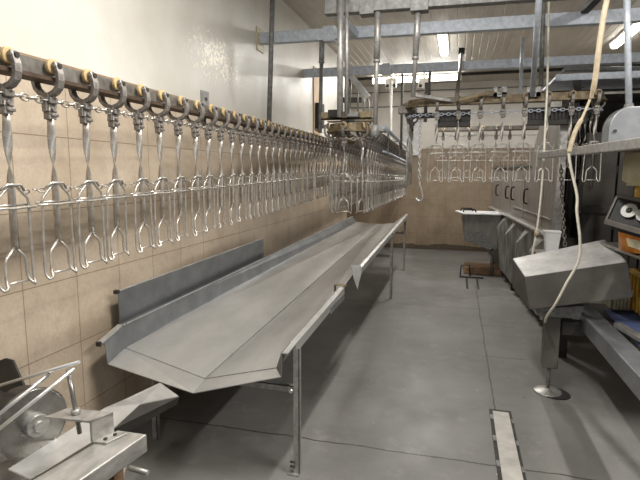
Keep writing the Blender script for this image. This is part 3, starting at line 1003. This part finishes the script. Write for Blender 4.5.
# ------------------------------------------------------------------ near machine at the lower left
ZT = .80
mc = thing('cutting_machine', 'steel machine with a round disc and guide rods at the lower left corner', 'machine', (-1.1, .95, 0))
c0 = at(147, 434, Z=ZT)          # right corner of the bed
c1 = at(119, 430, Z=ZT)          # rear corner
c2 = at(52, 500, Z=ZT)
c3 = at(0, 492, Z=ZT)
d = (c2 - c0)
fr = c0 + d * 1.6
bl = c1 + Vector((-.34, -.62, 0))
dn = Vector((0, 0, -.055))
side = (c1 - c0).normalized()
c1b = c0 + side * .10
frb = fr + side * .13
MB().hexa([c0 + dn, c1b + dn, frb + dn, fr + dn], [c0, c1b, frb, fr]).build('bed', 'machine', mc, bevel=.004)
MB().bar(c0 + Vector((-.03, -.08, -.055)) + side * .03, c0 + Vector((-.03, -.08, -.80)) + side * .03, .04, .04).build('leg', 'rustbrown', mc)
MB().bar(fr + side * .08 + Vector((0, .1, -.05)), fr + side * .08 + Vector((0, .1, -.8)), .04, .04).build('leg', 'rustbrown', mc)
lp = [at(119, 431, Y=1.17), at(100, 412, Y=1.45), at(-10, 440, Y=1.45), at(-10, 500, Y=1.0), at(52, 500, Y=.93)]
lz = Vector((0, 0, 1))
MB().hexa([Vector((p_.x, p_.y, .60)) for p_ in (c1b, c1b + Vector((-.12, .22, 0)), c1b + Vector((-.75, .22, 0)), frb + Vector((-.6, 0, 0)), frb)],
          [Vector((p_.x, p_.y, .612)) for p_ in (c1b, c1b + Vector((-.12, .22, 0)), c1b + Vector((-.75, .22, 0)), frb + Vector((-.6, 0, 0)), frb)]).build('catch_sheet', 'machine', mc)
MB().hexa([frb + dn, c1b + dn, c1b + Vector((0, 0, -.20)), frb + Vector((0, 0, -.20))], [frb + dn + side * .006, c1b + dn + side * .006, c1b + Vector((0, 0, -.20)) + side * .006, frb + Vector((0, 0, -.20)) + side * .006]).build('bed_web', 'machine', mc)
jx = at(140, 470, Z=.62)
MB().tube([jx + Vector((-.04, 0, 0)), jx + Vector((.03, .0, -.005))], .009, 10).build('outlet_pipe', 'pipe', mc)
# Z bracket
f0, f1 = at(106, 443, Z=ZT), at(127, 433, Z=ZT)
g = (f1 - f0)
wv = g
zb = ZT + .055
# foot, riser and arm share the same width vector wv
base_a, base_b = at(106, 443.5, Z=ZT + .004), at(127.5, 433.5, Z=ZT + .004)
uu = at(98, 441.5, Z=ZT + .004)
armdir = (at(62, 409, Z=zb) - at(105, 413, Z=zb)).normalized()
wv = (base_b - base_a)
ft0 = base_a
br = MB()
up = Vector((0, 0, .064))
ftw = armdir * .042
br.hexa([ft0 - Vector((0, 0, .004)), ft0 + wv - Vector((0, 0, .004)), ft0 + wv + ftw - Vector((0, 0, .004)), ft0 + ftw - Vector((0, 0, .004))],
        [ft0 + Vector((0, 0, .002)), ft0 + wv + Vector((0, 0, .002)), ft0 + wv + ftw + Vector((0, 0, .002)), ft0 + ftw + Vector((0, 0, .002))])
r0 = ft0 + ftw
th = armdir * .007
br.hexa([r0, r0 + wv, r0 + wv + th, r0 + th], [r0 + up, r0 + wv + up, r0 + wv + th + up, r0 + th + up])
al = armdir * .15
br.hexa([r0 + up - Vector((0, 0, .007)), r0 + wv + up - Vector((0, 0, .007)), r0 + wv + al + up - Vector((0, 0, .007)), r0 + al + up - Vector((0, 0, .007))],
        [r0 + up, r0 + wv + up, r0 + wv + al + up, r0 + al + up])
bk = br.build('z_bracket', 'cream' if False else 'machine', mc, bevel=.0015)
hb = MB()
for s in (.28, .72):
    c = ft0 + wv * s + ftw * .5
    hb.cyl(c, c + Vector((0, 0, .006)), .006, 6)
hb.build('bolt', 'black', bk)
# threaded rod and nut
rb = r0 + up + wv * .5 + armdir * .085
rt = rb + (at(75, 371, Y=rb.y) - at(83, 415, Y=rb.y))
dd = (rt - rb).normalized()
MB().tube([rb - dd * .06, rt], .0068, 12).build('threaded_rod', 'disc', mc)
MB().tube([rb + dd * .0, rb + dd * .015], .0135, 6).build('nut', 'machine', mc)
# guide rods
for pts, Ya, Yb in ((((-12, 389), (79, 362)), 1.18, rt.y + .01), (((-12, 423), (50, 373.5)), 1.0, rt.y + .03), (((-12, 438), (74.5, 368.5)), .95, rt.y)):
    MB().tube([at(*pts[0], Y=Ya), at(*pts[1], Y=Yb)], .0052, 10).build('guide_rod', 'bright', mc)
# disc with hub
dc = at(33, 423, Y=1.17)
ax = Vector((.96, -.28, .0)).normalized()
MB().cyl(dc - ax * .010, dc + ax * .004, .112, 48).ring(dc + ax * .003, ax, .107, .003, 36, 8).build('disc', 'disc', mc, bevel=.002)
hubo = MB().cyl(dc, dc + ax * .034, .036, 24).cyl(dc + ax * .030, dc + ax * .044, .018, 16).build('hub', 'machine', mc, bevel=.003)
MB().cyl(dc - ax * .09 , dc - ax * .02, .10, 30).cyl(dc - ax * .30, dc - ax * .08, .045, 20).build('motor', 'cabdark', mc, bevel=.004)
bp = [at(-6, 420, Y=1.32), at(-6, 363, Y=1.36), at(7, 358, Y=1.36), at(14.5, 360, Y=1.36), at(27, 388, Y=1.33), at(30, 430, Y=1.30)]
MB().slab(bp, .008).build('back_plate', 'cabdark', mc)
MB().bar(dc - ax * .06, Vector((dc.x - ax.x * .06, dc.y - ax.y * .06, .61)), .06, .05, (0, 1, 0)).build('disc_support', 'machine', mc, bevel=.004)

# ------------------------------------------------------------------ grey cabinet on the right
def cx_(y):
    return .58 + (9.2 - y) * .065


cab = thing('scalding_cabinet', 'tall grey steel cabinet with black door handles and ribbed lower side', 'cabinet', (cx_(7), 7, 0))
yn, yf = 4.85, 9.2
D = 1.2


def cabx(y, dx=0):
    return cx_(y) + dx


# upper body as side panel plus far end, with an open near end
ub = MB()
ub.slab([(cabx(yf), yf, 1.0), (cabx(yn), yn, 1.0), (cabx(yn), yn, 2.28), (cabx(5.5), 5.5, 2.28), (cabx(6.1), 6.1, 1.70), (cabx(yf), yf, 1.70)], .02)
ub.slab([(cabx(6.1), 6.1, 1.70), (cabx(6.1) + D, 6.1, 1.70), (cabx(yf) + D, yf, 1.70), (cabx(yf), yf, 1.70)], .02)
ub.slab([(cabx(5.5), 5.5, 2.28), (cabx(5.5) + D, 5.5, 2.28), (cabx(6.1) + D, 6.1, 1.70), (cabx(6.1), 6.1, 1.70)], .02)
ub.slab([(cabx(yn), yn, 2.28), (cabx(yn) + D, yn, 2.28), (cabx(5.5) + D, 5.5, 2.28), (cabx(5.5), 5.5, 2.28)], .02)
ub.slab([(cabx(yf), yf, .2), (cabx(yf) + D, yf, .2), (cabx(yf) + D, yf, 1.70), (cabx(yf), yf, 1.70)], .02)
ub.build('body', 'cab', cab)
# door panels on the side
for i, (ya, yb) in enumerate(((8.9, 8.1), (8.05, 7.2), (7.15, 6.3), (6.25, 5.35))):
    z1 = 1.62
    pts = [(cabx(ya) - .006, ya, 1.06), (cabx(yb) - .006, yb, 1.06), (cabx(yb) - .006, yb, z1), (cabx(ya) - .006, ya, z1)]
    dr = MB().slab(pts, .008).build('door', 'cab', cab, bevel=.002)
    hy = (8.3, 7.35, 6.9, 6.05)[i]
    hx_ = cabx(hy) - .012
    MB().tube([(hx_, hy, 1.24), (hx_ - .035, hy, 1.25), (hx_ - .04, hy, 1.30), (hx_ - .04, hy, 1.36), (hx_ - .035, hy, 1.40), (hx_, hy, 1.41)], .010, 8).build('handle', 'blackplastic', dr)
MB().bar((cabx(9.0) - .012, 9.0, 1.66), (cabx(6.0) - .012, 6.0, 1.66), .012, .025).build('slot_strip', 'black', cab)
MB().bar((cabx(yf) - .02, yf, 1.0), (cabx(yn) - .02, yn, 1.0), .045, .022).build('ledge_trim', 'bright', cab, bevel=.003)
MB().bar((cabx(7.0) - .01, 6.9, 1.155), (cabx(5.0) - .01, 5.0, 1.155), .012, .01).build('pipe_strip', 'pipe', cab)
# ribbed lower side
lb = MB()
n = 26
path = []
for i in range(n * 4 + 1):
    y = yf + (yn - yf) * i / (n * 4)
    o = (0, .0, .035, .035)[i % 4]
    path.append((cabx(y) + o, y))
vs = []
for (x_, y_) in path:
    vs += [(x_ + .0, y_, .14), (x_ - .0, y_, .99)]
fs = [(2 * i, 2 * i + 1, 2 * i + 3, 2 * i + 2) for i in range(len(path) - 1)]
m0 = len(vs)
for (x_, y_) in path:
    vs += [(x_ + .012, y_, .14), (x_ + .012, y_, .99)]
fs += [(m0 + 2 * i, m0 + 2 * i + 2, m0 + 2 * i + 3, m0 + 2 * i + 1) for i in range(len(path) - 1)]
lb.add(vs, fs).build('ribbed_side', 'corr', cab)
# big vertical stiffeners, tapering
for yy in (8.4, 7.6, 6.8, 6.0, 5.3):
    MB().hexa([(cabx(yy) - .02, yy - .04, .16), (cabx(yy) - .02, yy + .04, .16), (cabx(yy) + .02, yy + .10, .16), (cabx(yy) + .02, yy - .10, .16)],
              [(cabx(yy) - .11, yy - .03, .80), (cabx(yy) - .11, yy + .03, .80), (cabx(yy) + .02, yy + .17, .98), (cabx(yy) + .02, yy - .17, .98)]).build('stiffener', 'corr', cab, bevel=.004)
for yy in (9.0, 7.0, 5.0):
    MB().box(cabx(yy) + .03, cabx(yy) + .10, yy, yy + .07, 0, .15).build('leg', 'cabdark', cab)
MB().slab([(cabx(yn) + .02, yn + .01, .14), (cabx(yn) + D, yn + .01, .14), (cabx(yn) + D, yn + .01, .99), (cabx(yn) + .02, yn + .01, .99)], .01).build('end_panel', 'cabdark', cab)
# bright upright at the near corner; black interior walls paint the unlit inside
MB().box(cabx(yn) - .02, cabx(yn) + .05, yn - .05, yn - .01, .98, 2.28).build('corner_post', 'pipe', cab, bevel=.004)
MB().slab([(cabx(yn) + .35, 8.5, 1.0), (cabx(yn) + D, 8.5, 1.0), (cabx(yn) + D, 8.5, 2.28), (cabx(yn) + .35, 8.5, 2.28)], .01).slab([(cabx(yn) + D, yn, 1.0), (cabx(yn) + D, 9, 1.0), (cabx(yn) + D, 9, 2.28), (cabx(yn) + D, yn, 2.28)], .01).slab([(cabx(yn) + .03, yn, 1.0), (cabx(yn) + D, yn, 1.0), (cabx(yf) + D, yf, 1.0), (cabx(yf) + .03, yf, 1.0)], .01).build('inner_shade', 'black', cab)

# plucking machine: dark housing right of the opening
pk = thing('plucking_machine', 'dark steel machine housing behind the flat bar, right of the black opening', 'machine', (1.2, 4.6, 0))
xa, xb = 1.03, 2.6
yk = 4.75
MB().box(xa + .02, 1.30, yk, yk + .02, .95, 1.93).build('panel', 'cabdark', pk, bevel=.003)
MB().box(1.31, 1.52, yk - .02, yk + .0, .95, 1.93).build('panel', 'cabdark', pk, bevel=.003)
MB().box(1.53, xb, yk + .0, yk + .02, .3, 1.93).build('panel', 'cabdark', pk, bevel=.003)
MB().box(xa + .02, xb, yk - .03, yk - .005, 1.24, 1.30).build('cross_rail', 'cabdark', pk, bevel=.003)
MB().box(xa + .02, 1.52, yk + .02, yk + .04, .62, .95).build('panel', 'cabdark', pk, bevel=.003)
MB().box(cabx(yn) + .1, xb, yk + 1.5, yk + 1.52, 1.93, 2.52).box(cabx(yn) + .3, xb, yk + .02, yk + 1.5, 1.91, 1.93).build('inner_shade', 'black', pk)  # black sheets stand in for shade inside the machine
MB().box(cabx(yn) - .05, xb + 1.0, yk + .25, yk + .95, 2.43, 2.455).box(cabx(yn) - .05, xb + 1.0, yk + .24, yk + .25, 2.41, 2.47).build('top_tray', 'galv', pk, bevel=.003)
for px in (1.56, 2.55):
    MB().box(px, px + .05, yk + .3, yk + .35, 0, 2.42).build('leg', 'cabdark', pk)
MB().box(.97, 1.03, yk + .26, yk + .32, 0, 2.42).build('leg', 'cabdark', pk)

# white tapered bucket on the ledge
q = at(551, 250, Y=4.45)
qt = at(551, 232, Y=4.45)
MB().box(q.x - .09, q.x + .09, 4.38, 4.84, q.z - .066, q.z - .052).build('tub_shelf', 'cab', cab)
bw = MB()
hb_, ht_ = .042, .062
prof = [(hb_, q.z - .05), (ht_, qt.z)]
vs, fs = [], []
for (h_, z_) in prof:
    vs += [(q.x - h_, 4.40, z_), (q.x + h_, 4.40, z_), (q.x + h_, 4.40 + 1.6 * h_, z_), (q.x - h_, 4.40 + 1.6 * h_, z_)]
fs = [(0, 1, 2, 3), (4, 7, 6, 5), (0, 4, 5, 1), (1, 5, 6, 2), (2, 6, 7, 3), (3, 7, 4, 0)]
bk_ = thing('white_bucket', 'white tapered plastic tub behind the sloping steel box', 'tub', (q.x, 4.45, q.z - .05))
bw.add(vs, fs).build('body', 'whitep', bk_, bevel=.006)
MB().box(q.x - .066, q.x + .066, 4.395, 4.40 + .105, qt.z - .004, qt.z + .012).build('lid_rim', 'whitep', bk_, bevel=.004)

# thick knotted chain hanging in the opening
hx = at(562, 150, Y=4.3)
chain('hanging_chain', [at(561, 165, Y=4.3), at(562, 200, Y=4.3), at(565, 246, Y=4.3)], 'dark rusty chain hanging in the black opening beside the cabinet', dz=0, mat='cast', wire=.006)

# ------------------------------------------------------------------ sloping steel box on an adjustable leg
sb = thing('chute_box', 'sloping steel box with worn lid coloured pale as if lit on an adjustable leg with round foot', 'box', (.69, 3.72, 0))
A = dict(tlf=at(525, 277, Y=3.50), trf=at(627, 262, Y=3.50), blf=at(530, 309, Y=3.50), brf=at(632, 297, Y=3.50),
         tlb=at(513, 259, Y=3.86), trb=at(604, 240, Y=3.98))
off_ = Vector((0, .34, -.0))
A['blb'] = at(513, 287, Y=3.84)
A['brb'] = A['brf'] + Vector((-.02, .42, .02))
bx = MB()
bx.slab([A['tlf'], A['trf'], A['brf'], A['blf']], .004)
bx.slab([A['tlb'], A['tlf'], A['blf'], A['blb']], .004)
bx.slab([A['trf'], A['trb'], A['brb'], A['brf']], .004)
bx.slab([A['tlb'], A['blb'], A['brb'], A['trb']], .004)
bx.slab([A['blf'], A['brf'], A['brb'], A['blb']], .004)
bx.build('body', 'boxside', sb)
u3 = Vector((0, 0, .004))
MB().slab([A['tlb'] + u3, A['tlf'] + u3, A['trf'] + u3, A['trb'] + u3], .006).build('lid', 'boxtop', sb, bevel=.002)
lo = at(548, 322, Y=3.70)
xl_ = .685
MB().box(.635, .735, 3.66, 3.76, .20, .60).build('leg', 'boxside', sb, bevel=.006)
MB().cyl((.69, 3.715, .03), (.69, 3.715, .21), .012, 12).build('threaded_foot', 'cast', sb)
MB().tube([(.69, 3.715, 0), (.69, 3.715, .012), (.69, 3.715, .034)], [.098, .094, .025], 24).build('foot_disc', 'machine', sb, bevel=.002)
MB().tube([(.735, 3.70, 0), (.735, 3.70, .006)], [.105, .10], 24).build('rubber_pad', 'blackplastic', sb)
pl = MB().hexa([(.58, 3.62, .59), (.84, 3.62, .59), (.84, 3.85, .59), (.58, 3.85, .59)], [(.55, 3.60, .645), (.86, 3.60, .69), (.86, 3.85, .69), (.55, 3.85, .645)]).build('bracket_plate', 'galvdark', sb, bevel=.004)

# machine frame running toward the camera
fm = thing('machine_frame', 'heavy steel frame beam running low toward the photo\'s right edge', 'machine frame', (.95, 3.5, 0))
MB().bar((.93, 4.6, .55), (.95, 2.0, .55), .13, .11).build('side_beam', 'traydull', fm, bevel=.006)
MB().bar((.745, 3.71, .50), (2.4, 3.80, .50), .08, .10).build('cross_beam', 'cabdark', fm, bevel=.006)
MB().bar((.94, 4.5, .55), (2.4, 4.6, .55), .08, .10).build('cross_beam', 'cab', fm, bevel=.006)
for p_ in ((.93, 4.52), (.95, 2.1), (2.35, 4.5)):
    MB().box(p_[0] - .035, p_[0] + .035, p_[1] - .035, p_[1] + .035, 0, .50).build('leg', 'cabdark', fm, bevel=.004)
MB().bar((1.3, 2.0, .62), (1.02, 3.44, .62), .05, .03).build('inner_rail', 'machine', fm, bevel=.003)
MB().slab([(1.06, 3.1, .585), (1.7, 3.1, .585), (1.7, 3.9, .60), (1.06, 3.9, .60)], .01).build('blue_sheet', 'blue', fm)

# yellow crates and cream tub at the right edge
def crate(x0, x1, y0, y1, z0, z1, mat, lab, name='plastic_crate', cat='crate'):
    t = thing(name, lab, cat, ((x0 + x1) / 2, (y0 + y1) / 2, z0))
    m = MB()
    w_ = .012
    m.box(x0, x1, y0, y0 + w_, z0, z1).box(x0, x1, y1 - w_, y1, z0, z1).box(x0, x0 + w_, y0, y1, z0, z1).box(x1 - w_, x1, y0, y1, z0, z1).box(x0, x1, y0, y1, z0, z0 + w_)
    m.build('body', mat, t, bevel=.003)
    r_ = MB()
    n = 5
    for i in range(n):
        xx_ = x0 + (x1 - x0) * (i + .5) / n
        r_.box(xx_ - .008, xx_ + .008, y0 - .012, y0, z0 + .01, z1 - .03)
        yy_ = y0 + (y1 - y0) * (i + .5) / n
        r_.box(x0 - .012, x0, yy_ - .008, yy_ + .008, z0 + .01, z1 - .03)
    r_.build('ribs', mat, t)
    MB().box(x0 - .015, x1 + .015, y0 - .015, y0 + .004, z1 - .03, z1).box(x0 - .015, x0 + .004, y0 - .015, y1, z1 - .03, z1).build('rim', mat, t, bevel=.003)
    return t


crate(1.24, 1.78, 3.62, 3.98, .61, .90, 'yellow', 'dark yellow plastic crate beneath the right end of the sloping box')
q = at(622, 303, Y=4.05)
crate(1.10, 1.21, 3.86, 4.02, .61, .76, 'cream', 'cream plastic tub standing left of the yellow crate', 'plastic_tub', 'tub')

# flat guard bar
ba, bb_ = at(541, 155.5, Y=4.17), at(640, 143.5, Y=2.39)
bd = (bb_ - ba)
bc = ba + bd * 1.35
t = thing('guard_bar', 'long flat steel guard bar entering from the right in front of the dark machine', 'guard bar', bc)
MB().bar(ba, bc, .05, .047).build('bar', 'pipe', t, bevel=.004)
MB().hexa([ba + Vector((.02, 0, .02)), bc + Vector((.02, 0, .02)), bc + Vector((.5, 0.1, .02)), ba + Vector((.75, 0.0, .02))], [ba + Vector((.02, 0, .026)), bc + Vector((.02, 0, .026)), bc + Vector((.5, 0.1, .026)), ba + Vector((.75, 0.0, .026))]).build('shelf_sheet', 'cab', t)
MB().bar(bc + Vector((.4, .3, -.02)), bc + Vector((.4, .3, -1.70)), .05, .05).build('post', 'cabdark', t)
MB().bar(ba + Vector((.7, .05, -.02)), ba + Vector((.7, .05, -1.70)), .05, .05).build('post', 'cabdark', t)
# rounded grey motor hood above the bar
q0, q1_ = at(606, 152, Y=3.1), at(670, 152, Y=3.1)
hd = thing('motor_hood', 'rounded dull grey metal hood standing on the guard shelf', 'motor hood', q0)
prof = []
zb_, zt_ = 1.735, at(620, 107, Y=3.1).z
x0_, x1_ = q0.x, q0.x + .55
for i in range(9):
    a = PI / 2 * i / 8
    prof.append((x0_ + .11 * (1 - math.sin(a)), zt_ - .11 * (1 - math.cos(a)))) if False else prof.append((x0_ + .10 - .10 * math.cos(a), zt_ - .12 + .12 * math.sin(a)))
prof = [(x0_, zb_)] + prof + [(x1_, zt_), (x1_, zb_)]
MB().hexa([(a, 3.08, b_) for a, b_ in prof], [(a, 3.22, b_) for a, b_ in prof]).build('hood', 'traydull', hd, bevel=.006)
MB().cyl((x0_ + .03, 3.07, zt_ - .13), (x0_ + .03, 3.085, zt_ - .13), .009, 8).cyl((x0_ + .16, 3.07, zt_ - .07), (x0_ + .16, 3.085, zt_ - .07), .009, 8).build('screw', 'black', hd)

# cream tank and control box at the right edge, under the guard bar
q = at(645, 165, Y=3.3)
tk = thing('cream_tank', 'cream translucent plastic tank under the guard bar at the right edge', 'tank', (q.x + .05, 3.3, 1.5))
xt = at(636, 165, Y=3.2).x
z_a, z_b = at(628, 147, Y=3.2).z, at(628, 181, Y=3.2).z
MB().tube([(xt + .2, 3.4, z_b - .02), (xt + .2, 3.4, z_b), (xt + .2, 3.4, z_a - .03), (xt + .2, 3.4, z_a - .015)], [.17, .2, .2, .17], 24).build('body', 'cream', tk)
MB().tube([(xt + .2, 3.4, z_b - .14), (xt + .2, 3.4, z_b - .02)], .13, 20).build('neck', 'yellow', tk)
MB().tube([(xt + .2, 3.4, z_b - .03), (xt + .2, 3.4, z_b + .0)], .175, 24).build('collar', 'cream', tk)
cp = thing('control_panel', 'dark slanted control panel with two round grey dials at the right edge', 'control panel', at(620, 215, Y=2.9))
Yp = 2.95
P0, P1, P2, P3 = at(618, 196, Y=Yp + .05), at(606, 222, Y=Yp), at(700, 250, Y=Yp - .25), at(700, 212, Y=Yp - .2)
nrm = (P1 - P0).cross(P3 - P0).normalized()
if nrm.y > 0:
    nrm = -nrm
MB().hexa([P0 - nrm * .10, P1 - nrm * .10, P2 - nrm * .10, P3 - nrm * .10], [P0, P1, P2, P3]).build('panel_box', 'blackplastic', cp, bevel=.004)
MB().bar(P1 + nrm * .01, P2 + nrm * .01, .02, .028).bar(P0 + nrm * .005, P3 + nrm * .005, .02, .02).bar(P0 + nrm * .005, P1 + nrm * .005, .012, .012).build('frame_edge', 'boxside', cp, bevel=.002)
for px, py in ((629.5, 211), (645, 215)):
    c = None
    d = at(px, py, Y=1) - Vector((0, 0, CH))
    o_ = Vector((0, 0, CH))
    tt = (P0 - o_).dot(nrm) / d.dot(nrm)
    c = o_ + d * tt
    gd = MB().tube([c - nrm * .002, c + nrm * .008], .040, 24).build('dial', 'gauge', cp)
    MB().tube([c + nrm * .008, c + nrm * .018], [.016, .012], 14).build('dial_knob', 'blackplastic', gd)
q = at(632, 238, Y=3.35)
og = thing('orange_bucket', 'orange plastic bucket behind the control panel at the right edge', 'bucket', (q.x, 3.4, 1.1))
MB().tube([(q.x + .10, 3.45, 1.10), (q.x + .10, 3.45, 1.31)], [.13, .155], 22).build('body', 'orange', og)
MB().ring((q.x + .10, 3.45, 1.31), (0, 0, 1), .155, .008, 22, 6).build('rim', 'yellow', og)
qa = at(626, 240, Y=3.28)
MB().slab([at(626, 238, Y=3.27), at(640, 241, Y=3.27), at(640, 250, Y=3.27), at(628, 246, Y=3.27)], .004).build('paper_label', 'cream', og)
# shelf carrying the bucket: sheet going toward the camera behind the box
sh = thing('side_shelf', 'grey steel shelf behind the sloping box at the right edge', 'shelf', (1.3, 3.6, 0))
MB().hexa([(1.0, 3.9, 1.075), (1.12, 2.9, 1.06), (2.2, 2.9, 1.06), (2.2, 3.9, 1.075)], [(1.0, 3.9, 1.095), (1.12, 2.9, 1.08), (2.2, 2.9, 1.08), (2.2, 3.9, 1.095)]).build('shelf_sheet', 'cab', sh, bevel=.003)
MB().box(1.5, 1.55, 3.0, 3.05, .0, 1.06).build('post', 'cabdark', sh)
MB().box(2.1, 2.15, 3.8, 3.85, 0, 1.06).build('post', 'cabdark', sh)

# ------------------------------------------------------------------ hoses
def smooth(pts, n=8):
    P_ = [Vector(p) for p in pts]
    out = []
    for i in range(len(P_) - 1):
        p0, p1, p2, p3 = P_[max(0, i - 1)], P_[i], P_[i + 1], P_[min(len(P_) - 1, i + 2)]
        for k in range(n):
            t = k / n
            out.append(.5 * ((2 * p1) + (-p0 + p2) * t + (2 * p0 - 5 * p1 + 4 * p2 - p3) * t * t + (-p0 + 3 * p1 - 3 * p2 + p3) * t ** 3))
    out.append(P_[-1])
    return out


hs = thing('hanging_hose', 'tan hose hanging from the middle beam, thinning to a pale cord over the sloping box', 'hose', at(596, 80, Y=3.3))
P_ = smooth([at(613, -20, Y=3.0), at(606, 4, Y=3.0), at(600, 40, Y=3.0), at(595, 80, Y=3.05), at(591, 98, Y=3.1)])
MB().tube(P_, [.0145 if i < len(P_) - 5 else .011 for i in range(len(P_))], 10).build('thick_hose', 'hose', hs)
P_ = smooth([at(591, 97, Y=3.1), at(583, 116, Y=3.12), at(575, 132, Y=3.15), at(569, 152, Y=3.18)])
nP = len(P_)
MB().tube(P_, [.007 if i < nP * .4 else .0125 for i in range(nP)], 10).build('hose_sleeve', 'hose', hs)
P_ = smooth([at(568.5, 150, Y=3.18), at(571, 168, Y=3.2), at(577, 195, Y=3.22), at(577, 212, Y=3.22), at(580, 240, Y=3.24), at(578, 262, Y=3.26), at(566, 284, Y=3.30), at(556, 303, Y=3.34), at(547, 316, Y=3.46), at(545, 322, Y=3.6)])
MB().tube(P_, .0085, 8).build('cord', 'cord', hs)
P_ = smooth([at(549, -10, Y=4.28), at(548, 50, Y=4.28), at(547, 92, Y=4.28), at(545, 130, Y=4.27), at(543, 170, Y=4.25), at(540, 205, Y=4.22), at(536, 235, Y=4.2), at(532, 257, Y=4.2), at(530, 280, Y=4.25)])
c2 = thing('hanging_rope', 'pale straight rope hanging in front of the cabinet down to the sloping box', 'rope', P_[-1])
MB().tube(P_, .008, 8).build('cord', 'cord', c2)
q = at(537, 233, Y=4.19)
MB().tube([q + Vector((0, 0, .02)), q - Vector((0, 0, .02))], .02, 10).build('cord_knot', 'hose', c2)

# ------------------------------------------------------------------ sink at the back
sk = thing('wash_basin', 'grey steel basin with white lid attached to the far end of the cabinet', 'basin', (.3, 8.0, .4))
a, b = at(455, 211.5, Y=8.35), at(463, 217.5, Y=7.75)
c_, d_ = at(496, 218, Y=7.75), at(494, 212, Y=8.35)
zt = .985
MB().hexa([(a.x, 8.35, zt - .02), (b.x, 7.75, zt - .02), (.66, 7.75, zt - .02), (.62, 8.35, zt - .02)], [(a.x, 8.35, zt), (b.x, 7.75, zt), (.66, 7.75, zt), (.62, 8.35, zt)]).build('lid', 'whitep', sk, bevel=.004)
lidh = MB()
q = Vector((.17, 8.02, zt))
lidh.tube([q + Vector((-.07, 0, 0)), q + Vector((-.06, 0, .04)), q + Vector((.10, 0, .04)), q + Vector((.12, 0, 0))], .012, 8).tube([q + Vector((-.11, .2, 0)), q + Vector((-.10, .2, .045)), q + Vector((.06, .2, .045)), q + Vector((.08, .2, 0))], .012, 8).build('lid_handle', 'blackplastic', sk)
yb0, yb1 = 7.80, 8.3
MB().hexa([(.13, yb0, .56), (.62, yb0, .42), (.60, yb1, .42), (.12, yb1, .56)], [(.09, yb0, zt - .022), (.66, yb0, zt - .022), (.63, yb1, zt - .022), (.07, yb1, zt - .022)]).build('bowl', 'cab', sk, bevel=.02)
MB().slab([(.10, yb0 - .02, .70), (.36, yb0 - .02, .70), (.60, yb0 - .02, .50), (.50, yb0 - .02, .44), (.14, yb0 - .02, .57)], .012).build('splash_fold', 'galvdark', sk)
MB().tube([(.52, 7.95, .48), (.52, 7.95, .36), (.56, 7.95, .30), (.56, 7.95, .02)], .025, 12).build('drain_pipe', 'cast', sk)
MB().cyl((.52, 7.95, .40), (.52, 7.95, .46), .045, 12).build('drain_trap', 'cast', sk)
# low rusty footing below it
ft = thing('low_plinth', 'rust stained low concrete step below the basin', 'plinth', (.4, 8.2, 0))
MB().hexa([(.14, 8.0, 0), (.72, 8.0, 0), (.68, 8.55, 0), (.14, 8.55, 0)], [(.16, 8.02, .10), (.72, 8.02, .10), (.68, 8.53, .10), (.16, 8.53, .10)]).build('step', 'rustbrown', ft, bevel=.01)
# wire stand beside it
P_ = Vector((.13, 7.75, 0))
ws = thing('wire_stand', 'small black bent wire stand lying on the floor beside the rusty step', 'wire stand', P_)
MB().tube([P_ + Vector((-.04, .05, .0)), P_ + Vector((-.03, .05, .17)), P_ + Vector((.09, .05, .18)), P_ + Vector((.11, .05, .0))], .010, 8).tube([P_ + Vector((-.05, -.06, .012)), P_ + Vector((.30, -.06, .012))], .012, 8).build('wire_frame', 'black', ws)
# small floor grate slots
g = thing('floor_grate', 'narrow twin slot floor grate between the rusty step and the long floor joint', 'floor grate', (.25, 7.3, 0))
MB().box(.17, .20, 6.95, 7.65, 0, .004).build('slot', 'black', g)
MB().box(.32, .345, 6.95, 7.65, 0, .004).build('slot', 'black', g)
# drain channel cover near the camera
dr = thing('drain_channel', 'pale steel cover strip in a dark slot of the floor near the camera', 'drain cover', (.34, 2.9, 0))
MB().hexa([(.262, 1.5, 0), (.408, 1.5, 0), (.402, 3.32, 0), (.262, 3.32, 0)], [(.262, 1.5, .004), (.408, 1.5, .004), (.402, 3.32, .004), (.262, 3.32, .004)]).build('slot_frame', 'black', dr)
MB().hexa([(.283, 1.5, .004), (.392, 1.5, .004), (.384, 3.28, .004), (.283, 3.28, .004)], [(.283, 1.5, .012), (.392, 1.5, .012), (.384, 3.28, .012), (.283, 3.28, .012)]).build('cover_plate', 'drain', dr, bevel=.002)
lug = MB()
for i in range(7):
    yy = 3.2 - i * .27
    lug.box(.264, .284, yy - .03, yy + .03, .004, .009).box(.39, .405, yy - .05, yy, .004, .009)
lug.build('lugs', 'galvdark', dr)

# white board against the far wall behind the corner wheel
a, b = at(403, 120, Y=10.2), at(419, 155, Y=10.2)
tag(MB().box(a.x, b.x, 10.42, 10.459, b.z, a.z + .1).build('white_board', 'whitep', loc=(a.x, 10.38, b.z), bevel=.005), 'plain pale board against the far wall left of the corner wheel', 'board')

# ------------------------------------------------------------------ view
C.view_settings.view_transform = 'Standard'
C.view_settings.look = 'None'
C.view_settings.gamma = 1
C.view_settings.exposure = 0.24
